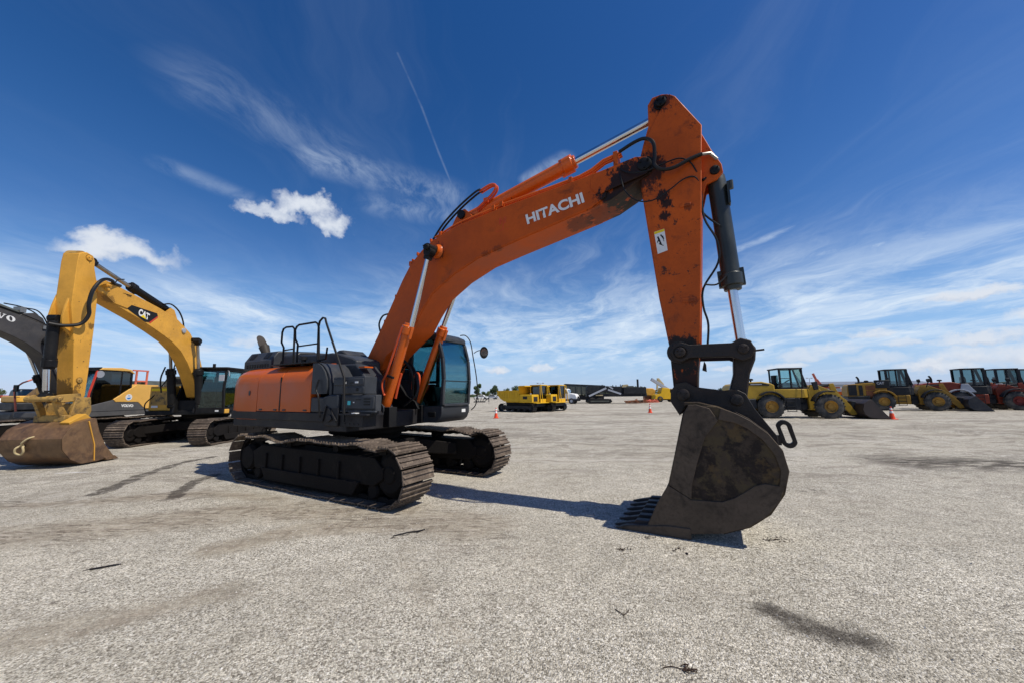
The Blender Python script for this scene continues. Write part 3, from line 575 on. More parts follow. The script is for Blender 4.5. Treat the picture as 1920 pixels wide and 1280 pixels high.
    MB().cyl((-.42, -1.3, 2.33), (-.42, -1.3, 2.44), .045, n=12).cyl((-.42, -1.3, 2.44), (-.42, -1.3, 2.50), .07, n=12).build('filler_cap', M['darker'], root)
    MB().box(-1.35, .06, -1.42, -1.05, 2.355, 2.38).build('walkway', M['black'], root)
    # --- boom
    bt = [(0.19, 2.37), (0.55, 2.93), (0.9, 3.5), (1.25, 4.09), (1.46, 4.38), (1.75, 4.62), (2.01, 4.77), (2.37, 4.89), (2.74, 4.955), (3.57, 5.05), (4.4, 5.11), (5.09, 5.16), (5.41, 5.19), (5.72, 5.21), (6.02, 5.25), (6.16, 5.20), (6.24, 5.08), (6.18, 4.94)]
    bb = [(5.96, 4.86), (5.6, 4.69), (5.29, 4.62), (4.5, 4.47), (3.75, 4.33), (3.12, 4.2), (2.54, 3.97), (2.04, 3.67), (1.76, 3.33), (1.53, 2.99), (1.15, 2.72), (0.84, 2.50), (0.60, 2.0), (.52, 1.78), (.36, 1.70), (.22, 1.78), (.17, 1.95), (0.20, 2.19)]
    bo = MB().prism(bt+bb, -.30, .30)
    side = bt[:13]+[(5.60, 5.19), (5.52, 4.74)]+[(x, z+.012) for x, z in bb[2:13]]
    bo.prism([(a, b_) for a, b_ in side], -.332, -.296).prism(side, .296, .332)
    boom = bo.build('boom', M['orange_boom'], root, bevel=.008)
    # raised collar plates around the arm pin and the crescent plate seen before it
    MB().prism([(5.42, 4.80), (5.30, 4.92), (5.30, 5.06), (5.40, 5.17), (6.0, 5.24), (6.16, 5.19), (6.22, 5.06), (6.15, 4.93)], -.35, -.331).prism([(5.42, 4.80), (5.30, 4.92), (5.30, 5.06), (5.40, 5.17), (6.0, 5.24), (6.16, 5.19), (6.22, 5.06), (6.15, 4.93)], .331, .35).build('end_plate', M['orange_boom'], boom, bevel=.006)
    text_part('HITACHI', (4.165, -.334, 4.605), (5.19, -.334, 4.735), (4.125, -.334, 4.79), boom, M['white'], bold=.036)
    fe = MB()                                         # ghost of a sun-faded emblem
    for (x, z, w_, h_) in ((3.62, 4.80, .05, .13), (3.72, 4.80, .05, .13), (3.67, 4.80, .10, .03), (3.60, 4.62, .16, .02), (3.76, 4.62, .07, .02), (3.68, 4.70, .02, .18)):
        fe.add([(x-w_/2, -.3345, z-h_/2), (x+w_/2, -.3345, z-h_/2+.008), (x+w_/2, -.3345, z+h_/2), (x-w_/2, -.3345, z+h_/2-.008)], [(0, 1, 2, 3)])
    fe.build('faded_emblem', paint('faded_orange', (.52, .065, .018), .5, gamt=.5, grime=(.5, .09, .02)), boom)
    # foot bracket, bosses
    fb = MB()
    for s_ in (-1, 1): fb.prism([(.02, 1.42), (.10, 2.0), (.24, 2.22), (.52, 2.02), (.78, 1.72), (1.05, 1.58), (1.15, 1.42)], s_*.36-.03, s_*.36+.03)
    fb.box(.9, 1.35, -.66, -.46, 1.12, 1.50).box(.7, 1.15, .44, .64, 1.12, 1.50); fb.build('boom_foot_bracket', M['darker'], root, bevel=.01)
    pin(boom, .38, -.40, .40, 1.93, .09)
    for s_ in (-1, 1):
        MB().lathe((2.17, s_*.32, 4.52), (0, s_, 0), [(0, .15), (.03, .14), (.06, .11), (.12, .105)], n=24).build('pin_boss', M['orange_cyl'], boom)
        pin(boom, 2.17, s_*.42, s_*.69, 4.50, .085)
        low = (1.13, s_*.56, 1.50) if s_ < 0 else (.90, s_*.56, 1.53)
        top = (2.17, s_*.56, 4.50)
        cylinder(root, low, (1.76, s_*.56, 3.03) if s_ < 0 else (1.60, s_*.56, 3.18), (2.17, s_*.56, 4.43) if s_ < 0 else (2.17, s_*.56, 4.43), .092, .048, M['orange_cyl'])
        MB().lathe((low[0]-.02, s_*.46, low[2]-.05), (0, s_, 0), [(0, .03), (0, .13), (.05, .13), (.05, .10), (.2, .10), (.22, .125), (.24, .125), (.24, .03)], n=24).build('lower_pin', M['dark'], root)
    # guard tubes on the near and far boom cylinders
    g = MB().tube([(1.22, -.68, 1.72), (1.16, -.69, 1.95), (1.30, -.69, 2.2), (1.62, -.67, 3.0)], .022).tube([(.96, .44, 1.62), (1.10, .38, 1.90), (1.12, .38, 2.10), (1.02, .42, 2.20), (.88, .44, 2.12), (.84, .45, 1.85)], .022).tube([(1.30, -.47, 1.66), (1.38, -.46, 2.0), (1.43, -.46, 2.14)], .024)
    g.build('hydraulic_pipe', M['red_pipe'], root)
    g = MB().beam((1.2, -.66, 2.12), (1.42, -.66, 2.05), .05, .04).tube([(.62, -.2, 2.1), (.95, -.1, 2.5), (1.25, 0, 2.2), (1.2, .1, 1.7)], .025).tube([(.66, .15, 2.1), (1.05, .12, 2.4), (1.3, .15, 2.0), (1.2, .2, 1.6)], .025).tube([(1.15, -.1, 1.5), (1.45, -.05, 1.75), (1.3, .05, 2.15), (.9, .1, 2.45)], .022)
    g.build('hydraulic_hose', M['hose'], root)
    # arm cylinder on top of the boom
    for s_ in (-1, 1): MB().prism([(2.30, 4.86), (2.50, 5.20), (2.60, 5.32), (2.72, 5.34), (2.82, 5.25), (3.05, 4.97)], s_*.17-.025, s_*.17+.025).build('cylinder_lug', M['orange_boom'], boom, bevel=.006)
    pin(boom, 2.66, -.24, .24, 5.22, .085)
    cylinder(root, (2.70, 0, 5.22), (4.93, 0, 5.71), (6.39, 0, 6.03), .125, .062, M['orange_cyl'], eye=.10)
    # pipes along the boom
    p = MB()
    for v_ in (-.27, -.21, -.15):
        p.tube([(2.05, v_, 4.86), (2.6, v_, 5.02), (3.3, v_, 5.115), (3.6, v_, 5.15)], .018); p.tube([(3.55, v_, 5.15), (4.6, v_, 5.21), (5.1, v_, 5.25), (5.3, v_, 5.30), (5.5, v_, 5.40), (5.78, v_, 5.44)], .018, smooth=False)
    p.tube([(1.0, -.2, 3.75), (1.5, -.2, 4.5), (2.0, -.2, 4.85)], .018); p.build('pipe_run', M['orange_cyl'], boom)
    p = MB().box(5.66, 5.73, -.30, -.10, 5.20, 5.47)
    p.build('pipe_clamp', M['orange_boom'], boom, bevel=.003)
    for (x, z) in ((3.45, 5.12), (3.62, 5.15), (4.95, 5.22), (2.2, 4.9), (1.42, 4.42)): MB().box(x-.03, x+.03, -.31, -.10, z-.05, z+.045).build('pipe_clamp', M['orange_boom'], boom, bevel=.003)
    for (x, z) in ((.72, 3.25), (1.02, 3.76), (1.47, 4.46), (1.60, 4.58), (1.95, 4.80)): MB().box(x-.015, x+.015, -.30, -.24, z-.02, z+.05).build('pipe_clamp', M['orange_boom'], boom, bevel=.003)
    p = MB()
    for k, v_ in enumerate((-.10, -.02)): p.tube([(1.95, v_-.12, 4.85), (2.20, v_-.1, 5.15), (2.55, v_-.05, 5.45), (2.95, v_-.10, 5.60), (3.12, v_-.15, 5.60)], .020)
    p.tube([(.60, -.29, 3.06), (.60, -.33, 3.22), (.70, -.33, 3.38), (.84, -.29, 3.42)], .018)
    for k in range(2): p.tube([(.35, -.12+k*.2, 2.62), (.75, -.12+k*.2, 3.33), (1.2, -.12+k*.2, 4.06), (1.45, -.12+k*.2, 4.46), (1.95, -.12+k*.2, 4.86)], .02)
    p.build('boom_hose', M['hose'], boom)
    p = MB()
    for v_ in (-.13, -.20): p.tube([(3.08, v_, 5.60), (3.30, v_, 5.66), (3.42, v_, 5.64), (3.44, v_, 5.56), (3.36, v_, 5.46), (3.20, v_, 5.36), (3.0, v_, 5.24)], .022)
    p.box(3.18, 3.26, -.22, -.10, 5.34, 5.42); p.build('cylinder_pipe', M['red_pipe'], root)
    # --- arm
    a = MB().prism([(6.60, 6.06), (6.90, 5.47), (6.80, 4.01), (6.65, 2.39), (6.585, 1.72), (6.50, 1.58), (6.38, 1.57), (6.30, 1.70), (6.28, 2.34), (6.19, 3.04), (6.075, 4.35), (6.03, 4.88), (6.04, 5.22), (6.11, 5.47), (6.20, 5.74), (6.21, 6.09), (6.28, 6.19), (6.42, 6.19), (6.50, 6.16)], -.245, .245)
    for s_ in (-1, 1): a.prism([(6.60, 6.06), (6.91, 5.47), (6.80, 4.01), (6.67, 2.39), (6.58, 1.80), (6.33, 1.80), (6.295, 2.34), (6.205, 3.04), (6.09, 4.35), (6.05, 4.88), (6.055, 5.20), (6.12, 5.45), (6.30, 5.78), (6.52, 6.13)], s_*.262-.012, s_*.262+.012)
    arm = a.build('arm', M['orange_arm'], root, bevel=.010)
    b_ = MB()
    for s_ in (-1, 1): b_.prism([(6.88, 5.46), (7.00, 5.12), (7.11, 4.86), (7.12, 4.74), (7.04, 4.66), (6.90, 4.62), (6.79, 4.2), (6.75, 4.4)], s_*.15-.025, s_*.15+.025)
    b_.build('cylinder_bracket', M['orange_arm'], arm, bevel=.008)
    pin(arm, 6.40, .28, -.315, 6.04, .105); pin(arm, 6.12, .30, -.385, 5.08, .135); pin(arm, 7.02, .19, -.215, 4.79, .085)
    for s_ in (-1, 1): MB().lathe((6.40, s_*.27, 2.26), (0, s_, 0), [(0, .155), (.03, .15), (.03, .12)], n=24).build('link_boss', M['link'], arm)
    for (x, z, w_, h_) in ((6.62, 4.33, .07, .025), (6.57, 2.96, .08, .03)): MB().box(x-w_, x+w_, -.292, -.272, z-h_, z+h_).build('step_bracket', M['orange_arm'], arm, bevel=.004)
    MB().prism([(6.66, 2.02), (6.71, 2.0), (6.71, 2.10), (6.69, 2.14)], -.1, .1).build('bump_stop', M['link'], arm)
    stk = MB().add([(x, -.2752, z) for x, z in ((6.185, 4.03), (6.325, 4.05), (6.350, 3.72), (6.215, 3.69))], [(0, 1, 2, 3)]).build('warning_sticker', M['white'], arm)
    sk = MB()
    for (x0, z0, x1, z1, w_) in ((6.23, 3.95, 6.27, 3.82, .022), (6.27, 3.97, 6.31, 3.90, .018), (6.24, 3.84, 6.30, 3.80, .012), (6.25, 3.92, 6.22, 3.86, .014), (6.30, 3.95, 6.31, 3.86, .008)): sk.beam((x0, -.2758, z0), (x1, -.2758, z1), .001, w_)
    sk.build('pictogram', M['black'], stk)
    MB().add([(x, -.2757, z) for x, z in ((6.186, 4.028), (6.323, 4.048), (6.326, 4.012), (6.190, 3.992))], [(0, 1, 2, 3)]).build('sticker_band', M['yellow'], stk)
    # hoses between boom and arm
    p = MB().tube([(5.76, -.29, 5.44), (6.0, -.36, 5.47), (6.16, -.40, 5.45), (6.27, -.42, 5.33), (6.28, -.42, 5.12), (6.27, -.42, 4.98), (6.36, -.42, 4.88), (6.52, -.40, 4.87), (6.72, -.33, 4.97), (6.88, -.29, 5.02)], .027)
    p.build('arm_hose', M['hose'], arm)
    p = MB().tube([(5.70, -.30, 5.24), (5.80, -.36, 5.08), (5.92, -.40, 4.98), (6.15, -.41, 4.93), (6.36, -.38, 4.98), (6.58, -.33, 5.03), (6.72, -.30, 4.95), (6.80, -.27, 4.78)], .010).tube([(5.72, -.30, 5.2), (5.77, -.36, 4.98), (5.84, -.40, 4.70), (6.0, -.42, 4.50), (6.22, -.40, 4.46), (6.45, -.36, 4.58), (6.62, -.32, 4.70), (6.76, -.28, 4.72), (6.83, -.26, 4.6)], .010)
    p.tube([(6.83, -.2, 4.6), (6.80, -.22, 4.3), (6.86, -.2, 4.15), (7.02, -.15, 3.98)], .014).tube([(6.83, -.22, 4.5), (6.84, -.24, 4.1), (6.97, -.22, 3.75), (6.96, -.2, 3.45), (6.76, -.22, 3.12), (6.74, -.24, 2.85), (6.78, -.24, 2.6), (6.73, -.24, 2.2)], .014).tube([(6.78, -.24, 3.16), (6.92, -.2, 3.15), (7.04, -.14, 3.26)], .012)
    p.tube([(6.86, -.2, 4.68), (6.92, -.15, 4.72), (7.0, -.13, 4.70)], .02)
    p.build('grease_line', M['hose'], arm)
    MB().tube([(6.86, -.28, 5.02), (6.98, -.25, 5.02), (7.06, -.2, 4.93)], .022, smooth=False).build('hose_fitting', M['steel'], arm)
    # --- bucket cylinder, links, bucket
    cylinder(root, (7.03, 0, 4.79), (7.10, 0, 3.12), (7.15, 0, 2.25), .118, .062, M['bkcyl'])
    MB().box(7.15, 7.18, -.12, .0, 4.30, 4.62).cyl((7.2, -.1, 4.62), (7.2, -.1, 4.50), .03, n=10).build('cylinder_port', M['bkcyl'], root)
    for s_ in (-1, 1):
        l = MB(); l.prism([(6.30, 2.26), (6.34, 2.36), (6.43, 2.39), (6.54, 2.345), (7.02, 2.335), (7.12, 2.39), (7.23, 2.35), (7.27, 2.24), (7.22, 2.14), (7.12, 2.10), (7.00, 2.16), (6.54, 2.17), (6.43, 2.12), (6.34, 2.16)], s_*.325-.035, s_*.325+.035)
        l.build('side_link', M['link'], root, bevel=.010)
    l = MB().prism([(7.05, 2.28), (7.12, 2.38), (7.22, 2.37), (7.29, 2.27), (7.27, 2.12), (7.20, 1.95), (7.145, 1.66), (7.10, 1.55), (7.0, 1.53), (6.93, 1.60), (6.95, 1.72), (7.02, 1.95), (7.03, 2.1)], -.22, .22)
    l.build('bucket_link', M['link'], root, bevel=.02)
    pin(root, 7.14, .38, -.40, 2.25, .085, 'link', 'link_pin'); pin(root, 6.42, .38, -.41, 2.25, .09, 'link', 'link_pin')
    MB().cyl((7.2, -.3, 2.22), (7.36, -.34, 2.23), .012, n=8).build('pin_bolt', M['link'], root)
    bk = MB(); W = .665
    outer = [(5.86, .02), (6.30, .05), (6.76, .13), (7.02, .24), (7.22, .40), (7.36, .62), (7.42, .86), (7.38, 1.08), (7.26, 1.26), (7.10, 1.40), (6.98, 1.47), (6.80, 1.55), (6.60, 1.60), (6.44, 1.60)]
    inner = [(x*.96+.262, z*.95+.045) for x, z in outer]
    bk.prism(outer+inner[::-1], -W, W)
    sidepl = [(5.90, .03), (6.08, .40), (6.20, .60), (6.30, .98), (6.42, 1.46), (6.50, 1.57)]+[(6.80, 1.55), (6.98, 1.47), (7.10, 1.40), (7.26, 1.26), (7.38, 1.08), (7.42, .86), (7.36, .62), (7.22, .40), (7.02, .24), (6.76, .13), (6.30, .05)]
    bk.prism(sidepl, -W-.012, -W+.022).prism(sidepl, W-.022, W+.012)
    bucket = bk.build('bucket', M['bucket'], root, bevel=.006)
    for s_ in (-1, 1):
        y0 = s_*(W+.030); y1 = s_*(W+.010)
        wp = MB().prism([(6.58, 1.575), (6.72, 1.53), (6.80, 1.39), (6.65, 1.19), (6.55, 0.91), (6.47, 0.63), (6.45, 0.46), (6.21, 0.60), (6.315, 1.0), (6.43, 1.44), (6.49, 1.57)], y0, y1)
        wp.prism([(6.45, 0.455), (6.77, 0.47), (6.90, .53), (7.0, 0.60), (7.10, .68), (7.2, 0.715), (7.375, 0.70), (7.33, 0.56), (7.20, 0.38), (7.02, 0.235), (6.76, 0.125), (6.30, 0.045), (5.90, 0.025), (6.06, 0.37), (6.20, 0.595)], y0, y1)
        wp.build('wear_plate', M['bucket_pale'], bucket, bevel=.006)
        rm = MB().prism([(6.80, 1.40), (6.84, 1.535), (6.99, 1.475), (7.12, 1.40), (7.28, 1.26), (7.40, 1.08), (7.435, 0.86), (7.39, .70), (7.33, .70), (7.36, .86), (7.32, 1.03), (7.22, 1.19), (7.08, 1.31), (6.96, 1.37)], y0*1.004, y1)
        rm.build('rim_plate', M['bucket_pale'], bucket, bevel=.006)
        sc = MB().prism([(5.52, .0), (5.66, .055), (5.98, .10), (6.18, .13), (6.42, .13), (6.42, .0)], s_*(W-.05), s_*(W+.045)); sc.build('side_cutter', M['bucket_pale'], bucket, bevel=.012)
    ws = MB()
    for y in (-.60, 0, .55): ws.prism([(x+(x-6.7)*.03, z+(z-.9)*.035) for x, z in outer[2:11]]+[(x, z) for x, z in outer[2:11][::-1]], y-.05, y+.05)
    ws.build('wear_strip', M['bucket'], bucket, bevel=.004)
    MB().prism([(5.76, .0), (5.80, .045), (6.20, .07), (6.20, .01)], -W, W).build('cutting_edge', M['bucket_pale'], bucket, bevel=.004)
    for k in range(6):
        y = -W+.10+k*(2*W-.13)/5
        tm = MB(); tm.loft([[(x, y-w_, z0), (x, y+w_, z0), (x, y+w_, z1), (x, y-w_, z1)] for x, w_, z0, z1 in ((5.50, .022, .005, .018), (5.62, .036, .0, .052), (5.76, .045, .0, .085), (5.78, .055, .0, .11), (5.96, .055, .0, .12), (6.08, .05, .02, .09))])
        tm.build('tooth', M['lbucket'], bucket, bevel=.006)
    lg = MB()
    for y in (-.33, -.13, .13, .33):
        lg.prism([(6.26, 1.60), (6.27, 1.74), (6.34, 1.84), (6.46, 1.86), (6.58, 1.79), (6.9, 1.74), (7.02, 1.76), (7.12, 1.70), (7.20, 1.52), (7.30, 1.36), (7.40, 1.20), (7.40, 1.0), (7.28, 1.22), (6.98, 1.46), (6.60, 1.58), (6.45, 1.56), (6.36, 1.42)], y-.028, y+.028)
    lg.build('bucket_lug', M['link'], bucket, bevel=.006)
    pin(bucket, 6.42, .38, -.42, 1.69, .105, 'link'); pin(bucket, 7.02, .38, -.42, 1.62, .095, 'link')
    rg = []; rgi = []
    for k in range(20):
        a_ = 2*math.pi*k/20; ex_ = 1 if math.cos(a_) > 0 else -1
        rg.append((7.53+.085*math.sin(a_)+ex_*.0+.055*ex_*(-.35), 1.20+.10*math.cos(a_)+.07*ex_)); rgi.append((7.53+.038*math.sin(a_)-.019*ex_, 1.20+.045*math.cos(a_)+.07*ex_))
    mm = MB(); n = 20
    mm.add([(x, -.03, z) for x, z in rg]+[(x, -.03, z) for x, z in rgi]+[(x, .03, z) for x, z in rg]+[(x, .03, z) for x, z in rgi], [f for i in range(n) for f in ((i, (i+1) % n, n+(i+1) % n, n+i), (2*n+i, 3*n+i, 3*n+(i+1) % n, 2*n+(i+1) % n), (i, 2*n+i, 2*n+(i+1) % n, (i+1) % n), (n+i, n+(i+1) % n, 3*n+(i+1) % n, 3*n+i))])
    mm.box(7.36, 7.47, -.03, .03, 1.06, 1.18)
    mm.build('lifting_ring', M['link'], bucket, bevel=.006)
    # --- cab
    front = [(1.56, 1.20), (1.63, 1.30), (1.665, 1.50), (1.70, 2.05), (1.66, 2.5), (1.55, 2.88), (1.45, 3.03)]
    y0, y1 = .50, 1.50
    cb = MB()
    for y in (y0+.035, y1-.035):
        for i in range(2, len(front)-1): cb.beam((front[i][0]-.03, y, front[i][1]), (front[i+1][0]-.03, y, front[i+1][1]), .07, .08)
        cb.beam((-.20, y, 1.2), (-.20, y, 3.02), .07, .12); cb.beam((.72, y, 1.3), (.72, y, 3.0), .06, .09)
        cb.beam((-.20, y, 2.03), (.72, y, 2.03), .05, .07); cb.beam((-.2, y, 2.98), (1.5, y, 2.98), .07, .09)
    cb.beam((1.66, y0+.05, 1.50), (1.66, y1-.05, 1.50), .06, .06, (1, 0, 0)); cb.beam((1.50, y0, 2.94), (1.50, y1, 2.94), .08, .07, (1, 0, 0)); cb.beam((1.665, y0+.03, 2.02), (1.665, y1-.03, 2.02), .03, .035, (1, 0, 0))
    cb.prism([(-.26, 1.12), (-.26, 1.42), (1.58, 1.48), (1.66, 1.47), (1.655, 1.32), (1.60, 1.20), (1.50, 1.13)], y0, y1)
    cb.prism([(-.24, 1.4), (-.24, 2.02), (.70, 2.02), (.70, 1.4)], y0, y0+.03).prism([(-.24, 1.4), (-.24, 2.02), (1.62, 1.62), (1.62, 1.4)], y1-.03, y1)
    cab = cb.build('cab', M['dark'], root, bevel=.014)
    MB().prism([(-.30, 2.98), (-.30, 3.08), (-.1, 3.13), (.9, 3.15), (1.32, 3.11), (1.50, 3.03), (1.55, 2.95), (1.40, 2.97)], y0-.02, y1+.02).build('cab_roof', M['dark'], cab, bevel=.03, seg=3)
    def pane(pts, y): return MB().prism(pts, y-.004, y+.004).build('window', M['glass'], cab)
    for y in (y0+.03, y1-.03):
        pane([(.76, 1.50), (.76, 2.94), (1.49, 2.94), (1.60, 2.5), (1.64, 2.05), (1.61, 1.52)], y)
        pane([(-.15, 2.06), (-.15, 2.94), (.68, 2.94), (.68, 2.06)], y)
    MB().loft([[(x-.012, y0+.07, z), (x-.012, y1-.07, z), (x-.022, y1-.07, z), (x-.022, y0+.07, z)] for x, z in front[2:]]).build('windscreen', M['glass'], cab)
    MB().box(-.245, -.235, y0+.07, y1-.07, 2.05, 2.92).build('window', M['glass'], cab)
    MB().box(1.62, 1.64, y0+.2, y0+.26, 1.5, 2.9).beam((1.66, .62, 2.9), (1.69, .78, 2.05), .01, .014).build('wiper', M['black'], cab)
    s_ = MB().box(.12, .62, .78, 1.24, 1.55, 1.75).box(.0, .16, .80, 1.22, 1.7, 2.35).box(.02, .14, .88, 1.14, 2.36, 2.62).box(.1, .75, .62, .76, 1.55, 1.98).box(.1, .75, 1.26, 1.40, 1.55, 1.98).beam((1.25, 1.0, 1.4), (1.12, 1.0, 1.9), .3, .08).box(1.0, 1.1, .60, .72, 1.9, 2.15)
    s_.build('seat', M['seat'], cab, bevel=.05, seg=3)
    MB().box(1.545, 1.60, 1.16, 1.30, 1.36, 1.43).build('sticker', M['white'], cab)
    bpy.data.objects.remove(cab.children[-1])
    MB().box(1.655, 1.662, 1.20, 1.34, 1.325, 1.395).build('sticker', M['white'], cab)
    MB().box(.3, .9, y0-.022, y0+.02, 1.2, 1.34).box(1.3, 1.5, y0-.03, y0, 1.25, 1.36).build('kick_plate', M['black'], cab, bevel=.01)
    MB().cyl((1.25, .62, 3.02), (1.38, .60, 2.86), .05, n=12).box(1.36, 1.46, .52, .66, 2.74, 2.86).build('work_light', M['darker'], cab)
    ml = MB().tube([(1.46, 1.38, 3.12), (1.56, 1.47, 3.12), (1.66, 1.53, 2.96), (1.72, 1.56, 2.6), (1.79, 1.58, 2.2), (1.83, 1.58, 1.85), (1.80, 1.57, 1.50), (1.70, 1.52, 1.36)], .013).tube([(1.735, 1.57, 2.70), (1.80, 1.64, 2.76), (1.90, 1.72, 2.78)], .010)
    ml.build('mirror_rail', M['black'], root)
    mr = MB().lathe((1.92, 1.73, 2.72), (.75, -.6, -.12), [(-.05, .02), (-.045, .06), (-.02, .10), (0, .108), (.012, .105), (.012, .01)], n=20).build('mirror', M['black'], root)
    for v in mr.data.vertices: v.co.z = 2.72+(v.co.z-2.72)*1.35
    MB().lathe((1.933, 1.72, 2.72), (.75, -.6, -.12), [(0, .09), (.002, .09), (.002, .01)], n=20).build('mirror_glass', M['mirror'], mr)
    return root
main_excavator()

# ------------------------------------------------------------------ the yellow excavator on the left
def yellow_excavator():
    root = thing('excavator', 'yellow excavator with a black badge on its boom and a rusty brown bucket', 'excavator', (-12.55, 15.4, 0), -84)
    undercarriage(root, ua=-1.9, ub=1.95, r=.44, vin=1.0, vout=1.62, n=46, hump=.05)
    MB().box(-2.6, 1.15, -1.42, 1.42, 1.06, 1.22).build('deck', M['darker'], root, bevel=.02)
    MB().box(-2.9, -1.5, -1.45, 1.45, 1.15, 2.35).build('counterweight', M['catplain'], root, bevel=.15, seg=4)
    MB().box(-1.5, .3, -1.40, -.45, 1.22, 2.12).build('side_box', M['catdirty'], root, bevel=.05)
    b = MB().box(.3, 1.02, -1.42, -.62, 1.22, 2.14).build('tool_box', M['catplain'], root, bevel=.03)
    MB().box(1.02, 1.04, -1.36, -.72, 1.98, 2.06).build('top_strip', M['yellow'], b); MB().box(1.02, 1.032, -1.35, -.74, 1.44, 1.94).build('door', M['catdirty'], b, bevel=.01)
    MB().box(1.03, 1.045, -1.3, -1.08, 1.34, 1.42).build('sticker', M['white'], b)
    MB().box(1.0, 1.12, -1.42, -.60, 1.12, 1.22).build('step', M['catplain'], root, bevel=.01)
    h = MB().prismx([(-1.35, 2.12), (-1.30, 2.40), (-.95, 2.55), (.3, 2.55), (.3, 2.1)], -1.9, .55).build('engine_hood', M['grn'], root, bevel=.05)
    MB().box(.552, .56, -1.0, -.45, 2.25, 2.45).build('grille', M['darker'], h)
    MB().tube([(1.12, -1.42, 1.2), (1.14, -1.44, 1.5), (1.0, -1.2, 1.9), (.9, -.72, 2.85)], .02).build('handrail', M['darker'], root)
    fb = MB()
    for s_ in (-1, 1): fb.prism([(.3, 1.15), (.3, 2.0), (.6, 2.35), (.95, 2.2), (1.15, 1.7), (1.3, 1.15)], s_*.36-.03, s_*.36+.03)
    fb.box(.4, 1.1, -.6, .38, 1.2, 1.6); fb.build('boom_foot_bracket', M['darker'], root)
    up = [(.62, 2.0), (.81, 2.52), (.94, 2.83), (1.27, 3.53), (1.74, 4.08), (2.38, 4.46), (3.21, 4.70), (4.66, 5.0), (4.88, 5.07), (5.12, 5.07), (5.31, 4.98), (5.38, 4.84), (5.33, 4.70)]
    lo = [(5.15, 4.66), (4.82, 4.46), (3.86, 4.17), (3.15, 3.91), (2.55, 3.66), (2.10, 3.37), (1.73, 2.98), (1.4, 2.5), (1.1, 2.0), (.95, 1.72), (.72, 1.66), (.58, 1.8)]
    boom = MB().prism(up+lo, -.17, .29).build('boom', M['cat'], root, bevel=.012)
    MB().prism([(4.45, 4.80), (4.38, 4.42), (4.83, 4.475), (5.15, 4.675), (5.33, 4.71), (5.37, 4.84), (5.30, 4.97), (5.12, 5.06), (4.9, 5.06)], .29, .315).build('end_plate', M['cat'], boom, bevel=.006)
    bd = MB().prism([(4.38, 4.42), (4.24, 4.56), (3.30, 4.50), (3.26, 4.42), (3.56, 4.15), (3.72, 4.13)], .291, .298).build('badge', M['black'], boom)
    text_part('CAT', (4.0, .302, 4.30), (3.60, .302, 4.20), (3.97, .302, 4.52), bd, M['white'], bold=.05, nrm=(0, 1, 0), thick=.001)
    MB().prism([(3.90, 4.272), (3.69, 4.218), (3.79, 4.35)], .3035, .3045).build('badge_triangle', M['yellow'], bd)
    MB().prism([(3.56, 4.15), (3.26, 4.42), (3.245, 4.38), (3.52, 4.115)], .291, .297).build('badge_stripe', M['red'], bd)
    pin(boom, 5.10, .30, .355, 4.86, .12, 'cat'); pin(boom, 5.2, .3, .5, 4.9, .05, 'cat'); 
    MB().lathe((2.10, .28, 4.12), (0, 1, 0), [(0, .09), (.05, .09), (.06, .05), (.06, .01)], n=18).build('boom_light', M['silver'], boom)
    MB().box(4.3, 4.6, .30, .315, 4.83, 4.85).build('rib', M['darker'], boom)
    for s_ in (-1, 1):
        pin(boom, 1.62, s_*.17, s_*.57, 3.86, .075, 'darker')
        cylinder(root, (1.18, s_*.48, 1.45), (1.42, s_*.48, 2.76), (1.62, s_*.48, 3.80), .13, .05, M['darker'], rod='steel')
    MB().tube([(1.55, -.62, 1.9), (1.6, -.66, 2.4), (1.5, -.62, 2.85)], .025).tube([(1.3, -.30, 2.3), (1.5, -.32, 2.7), (1.45, -.3, 3.1)], .02).build('hydraulic_hose', M['hose'], root)
    cylinder(root, (2.58, 0, 4.80), (4.06, 0, 5.20), (5.32, 0, 5.58), .115, .06, M['darker'], rod='steel')
    for s_ in (-1, 1): MB().prism([(2.2, 4.36), (2.45, 4.80), (2.6, 4.84), (2.85, 4.62)], s_*.16-.02, s_*.16+.02).build('cylinder_lug', M['cat'], boom)
    h = MB().tube([(2.9, .14, 4.90), (2.6, .16, 4.98), (2.2, .14, 4.82), (1.9, .1, 4.50), (1.78, .1, 4.05)], .025).tube([(4.4, .12, 5.33), (4.7, .2, 5.22), (4.75, .2, 5.02), (4.62, .2, 4.98)], .016)
    h.build('hydraulic_hose', M['hose'], boom)
    h = MB().tube([(4.66, .26, 5.05), (4.93, .34, 5.04), (5.11, .42, 5.08), (5.34, .46, 5.05), (5.52, .48, 4.90), (5.66, .48, 4.60), (5.68, .46, 4.24), (5.62, .44, 3.96), (5.70, .36, 3.70), (5.95, .22, 3.60), (6.15, .05, 3.62)], .045, n=10); h.build('arm_hose', M['hose'], boom)
    arm = MB().prism([(5.88, 5.60), (5.70, 5.70), (5.52, 5.66), (5.45, 5.52), (5.44, 5.34), (5.34, 5.02), (5.24, 4.5), (5.21, 3.59), (5.19, 2.39), (5.19, 1.80), (5.28, 1.62), (5.44, 1.62), (5.50, 1.8), (5.68, 3.22), (5.88, 4.18), (5.90, 5.35)], -.16, .24).build('arm', M['cat'], root, bevel=.012)
    for y in (-.17, .14): MB().prism([(5.86, 4.45), (5.93, 4.15), (5.97, 3.85), (5.96, 3.64), (5.88, 3.52), (5.70, 3.35), (5.76, 3.9), (5.82, 4.4)], y-.025, y+.025).build('cylinder_bracket', M['cat'], arm, bevel=.006)
    MB().cyl((5.70, -.14, 5.55), (5.70, .14, 5.55), .18).build('pin_boss', M['catdirty'], arm)
    pin(arm, 5.62, .24, .27, 5.56, .10, 'cat'); pin(arm, 5.4, .24, .27, 2.2, .09, 'catdirty')
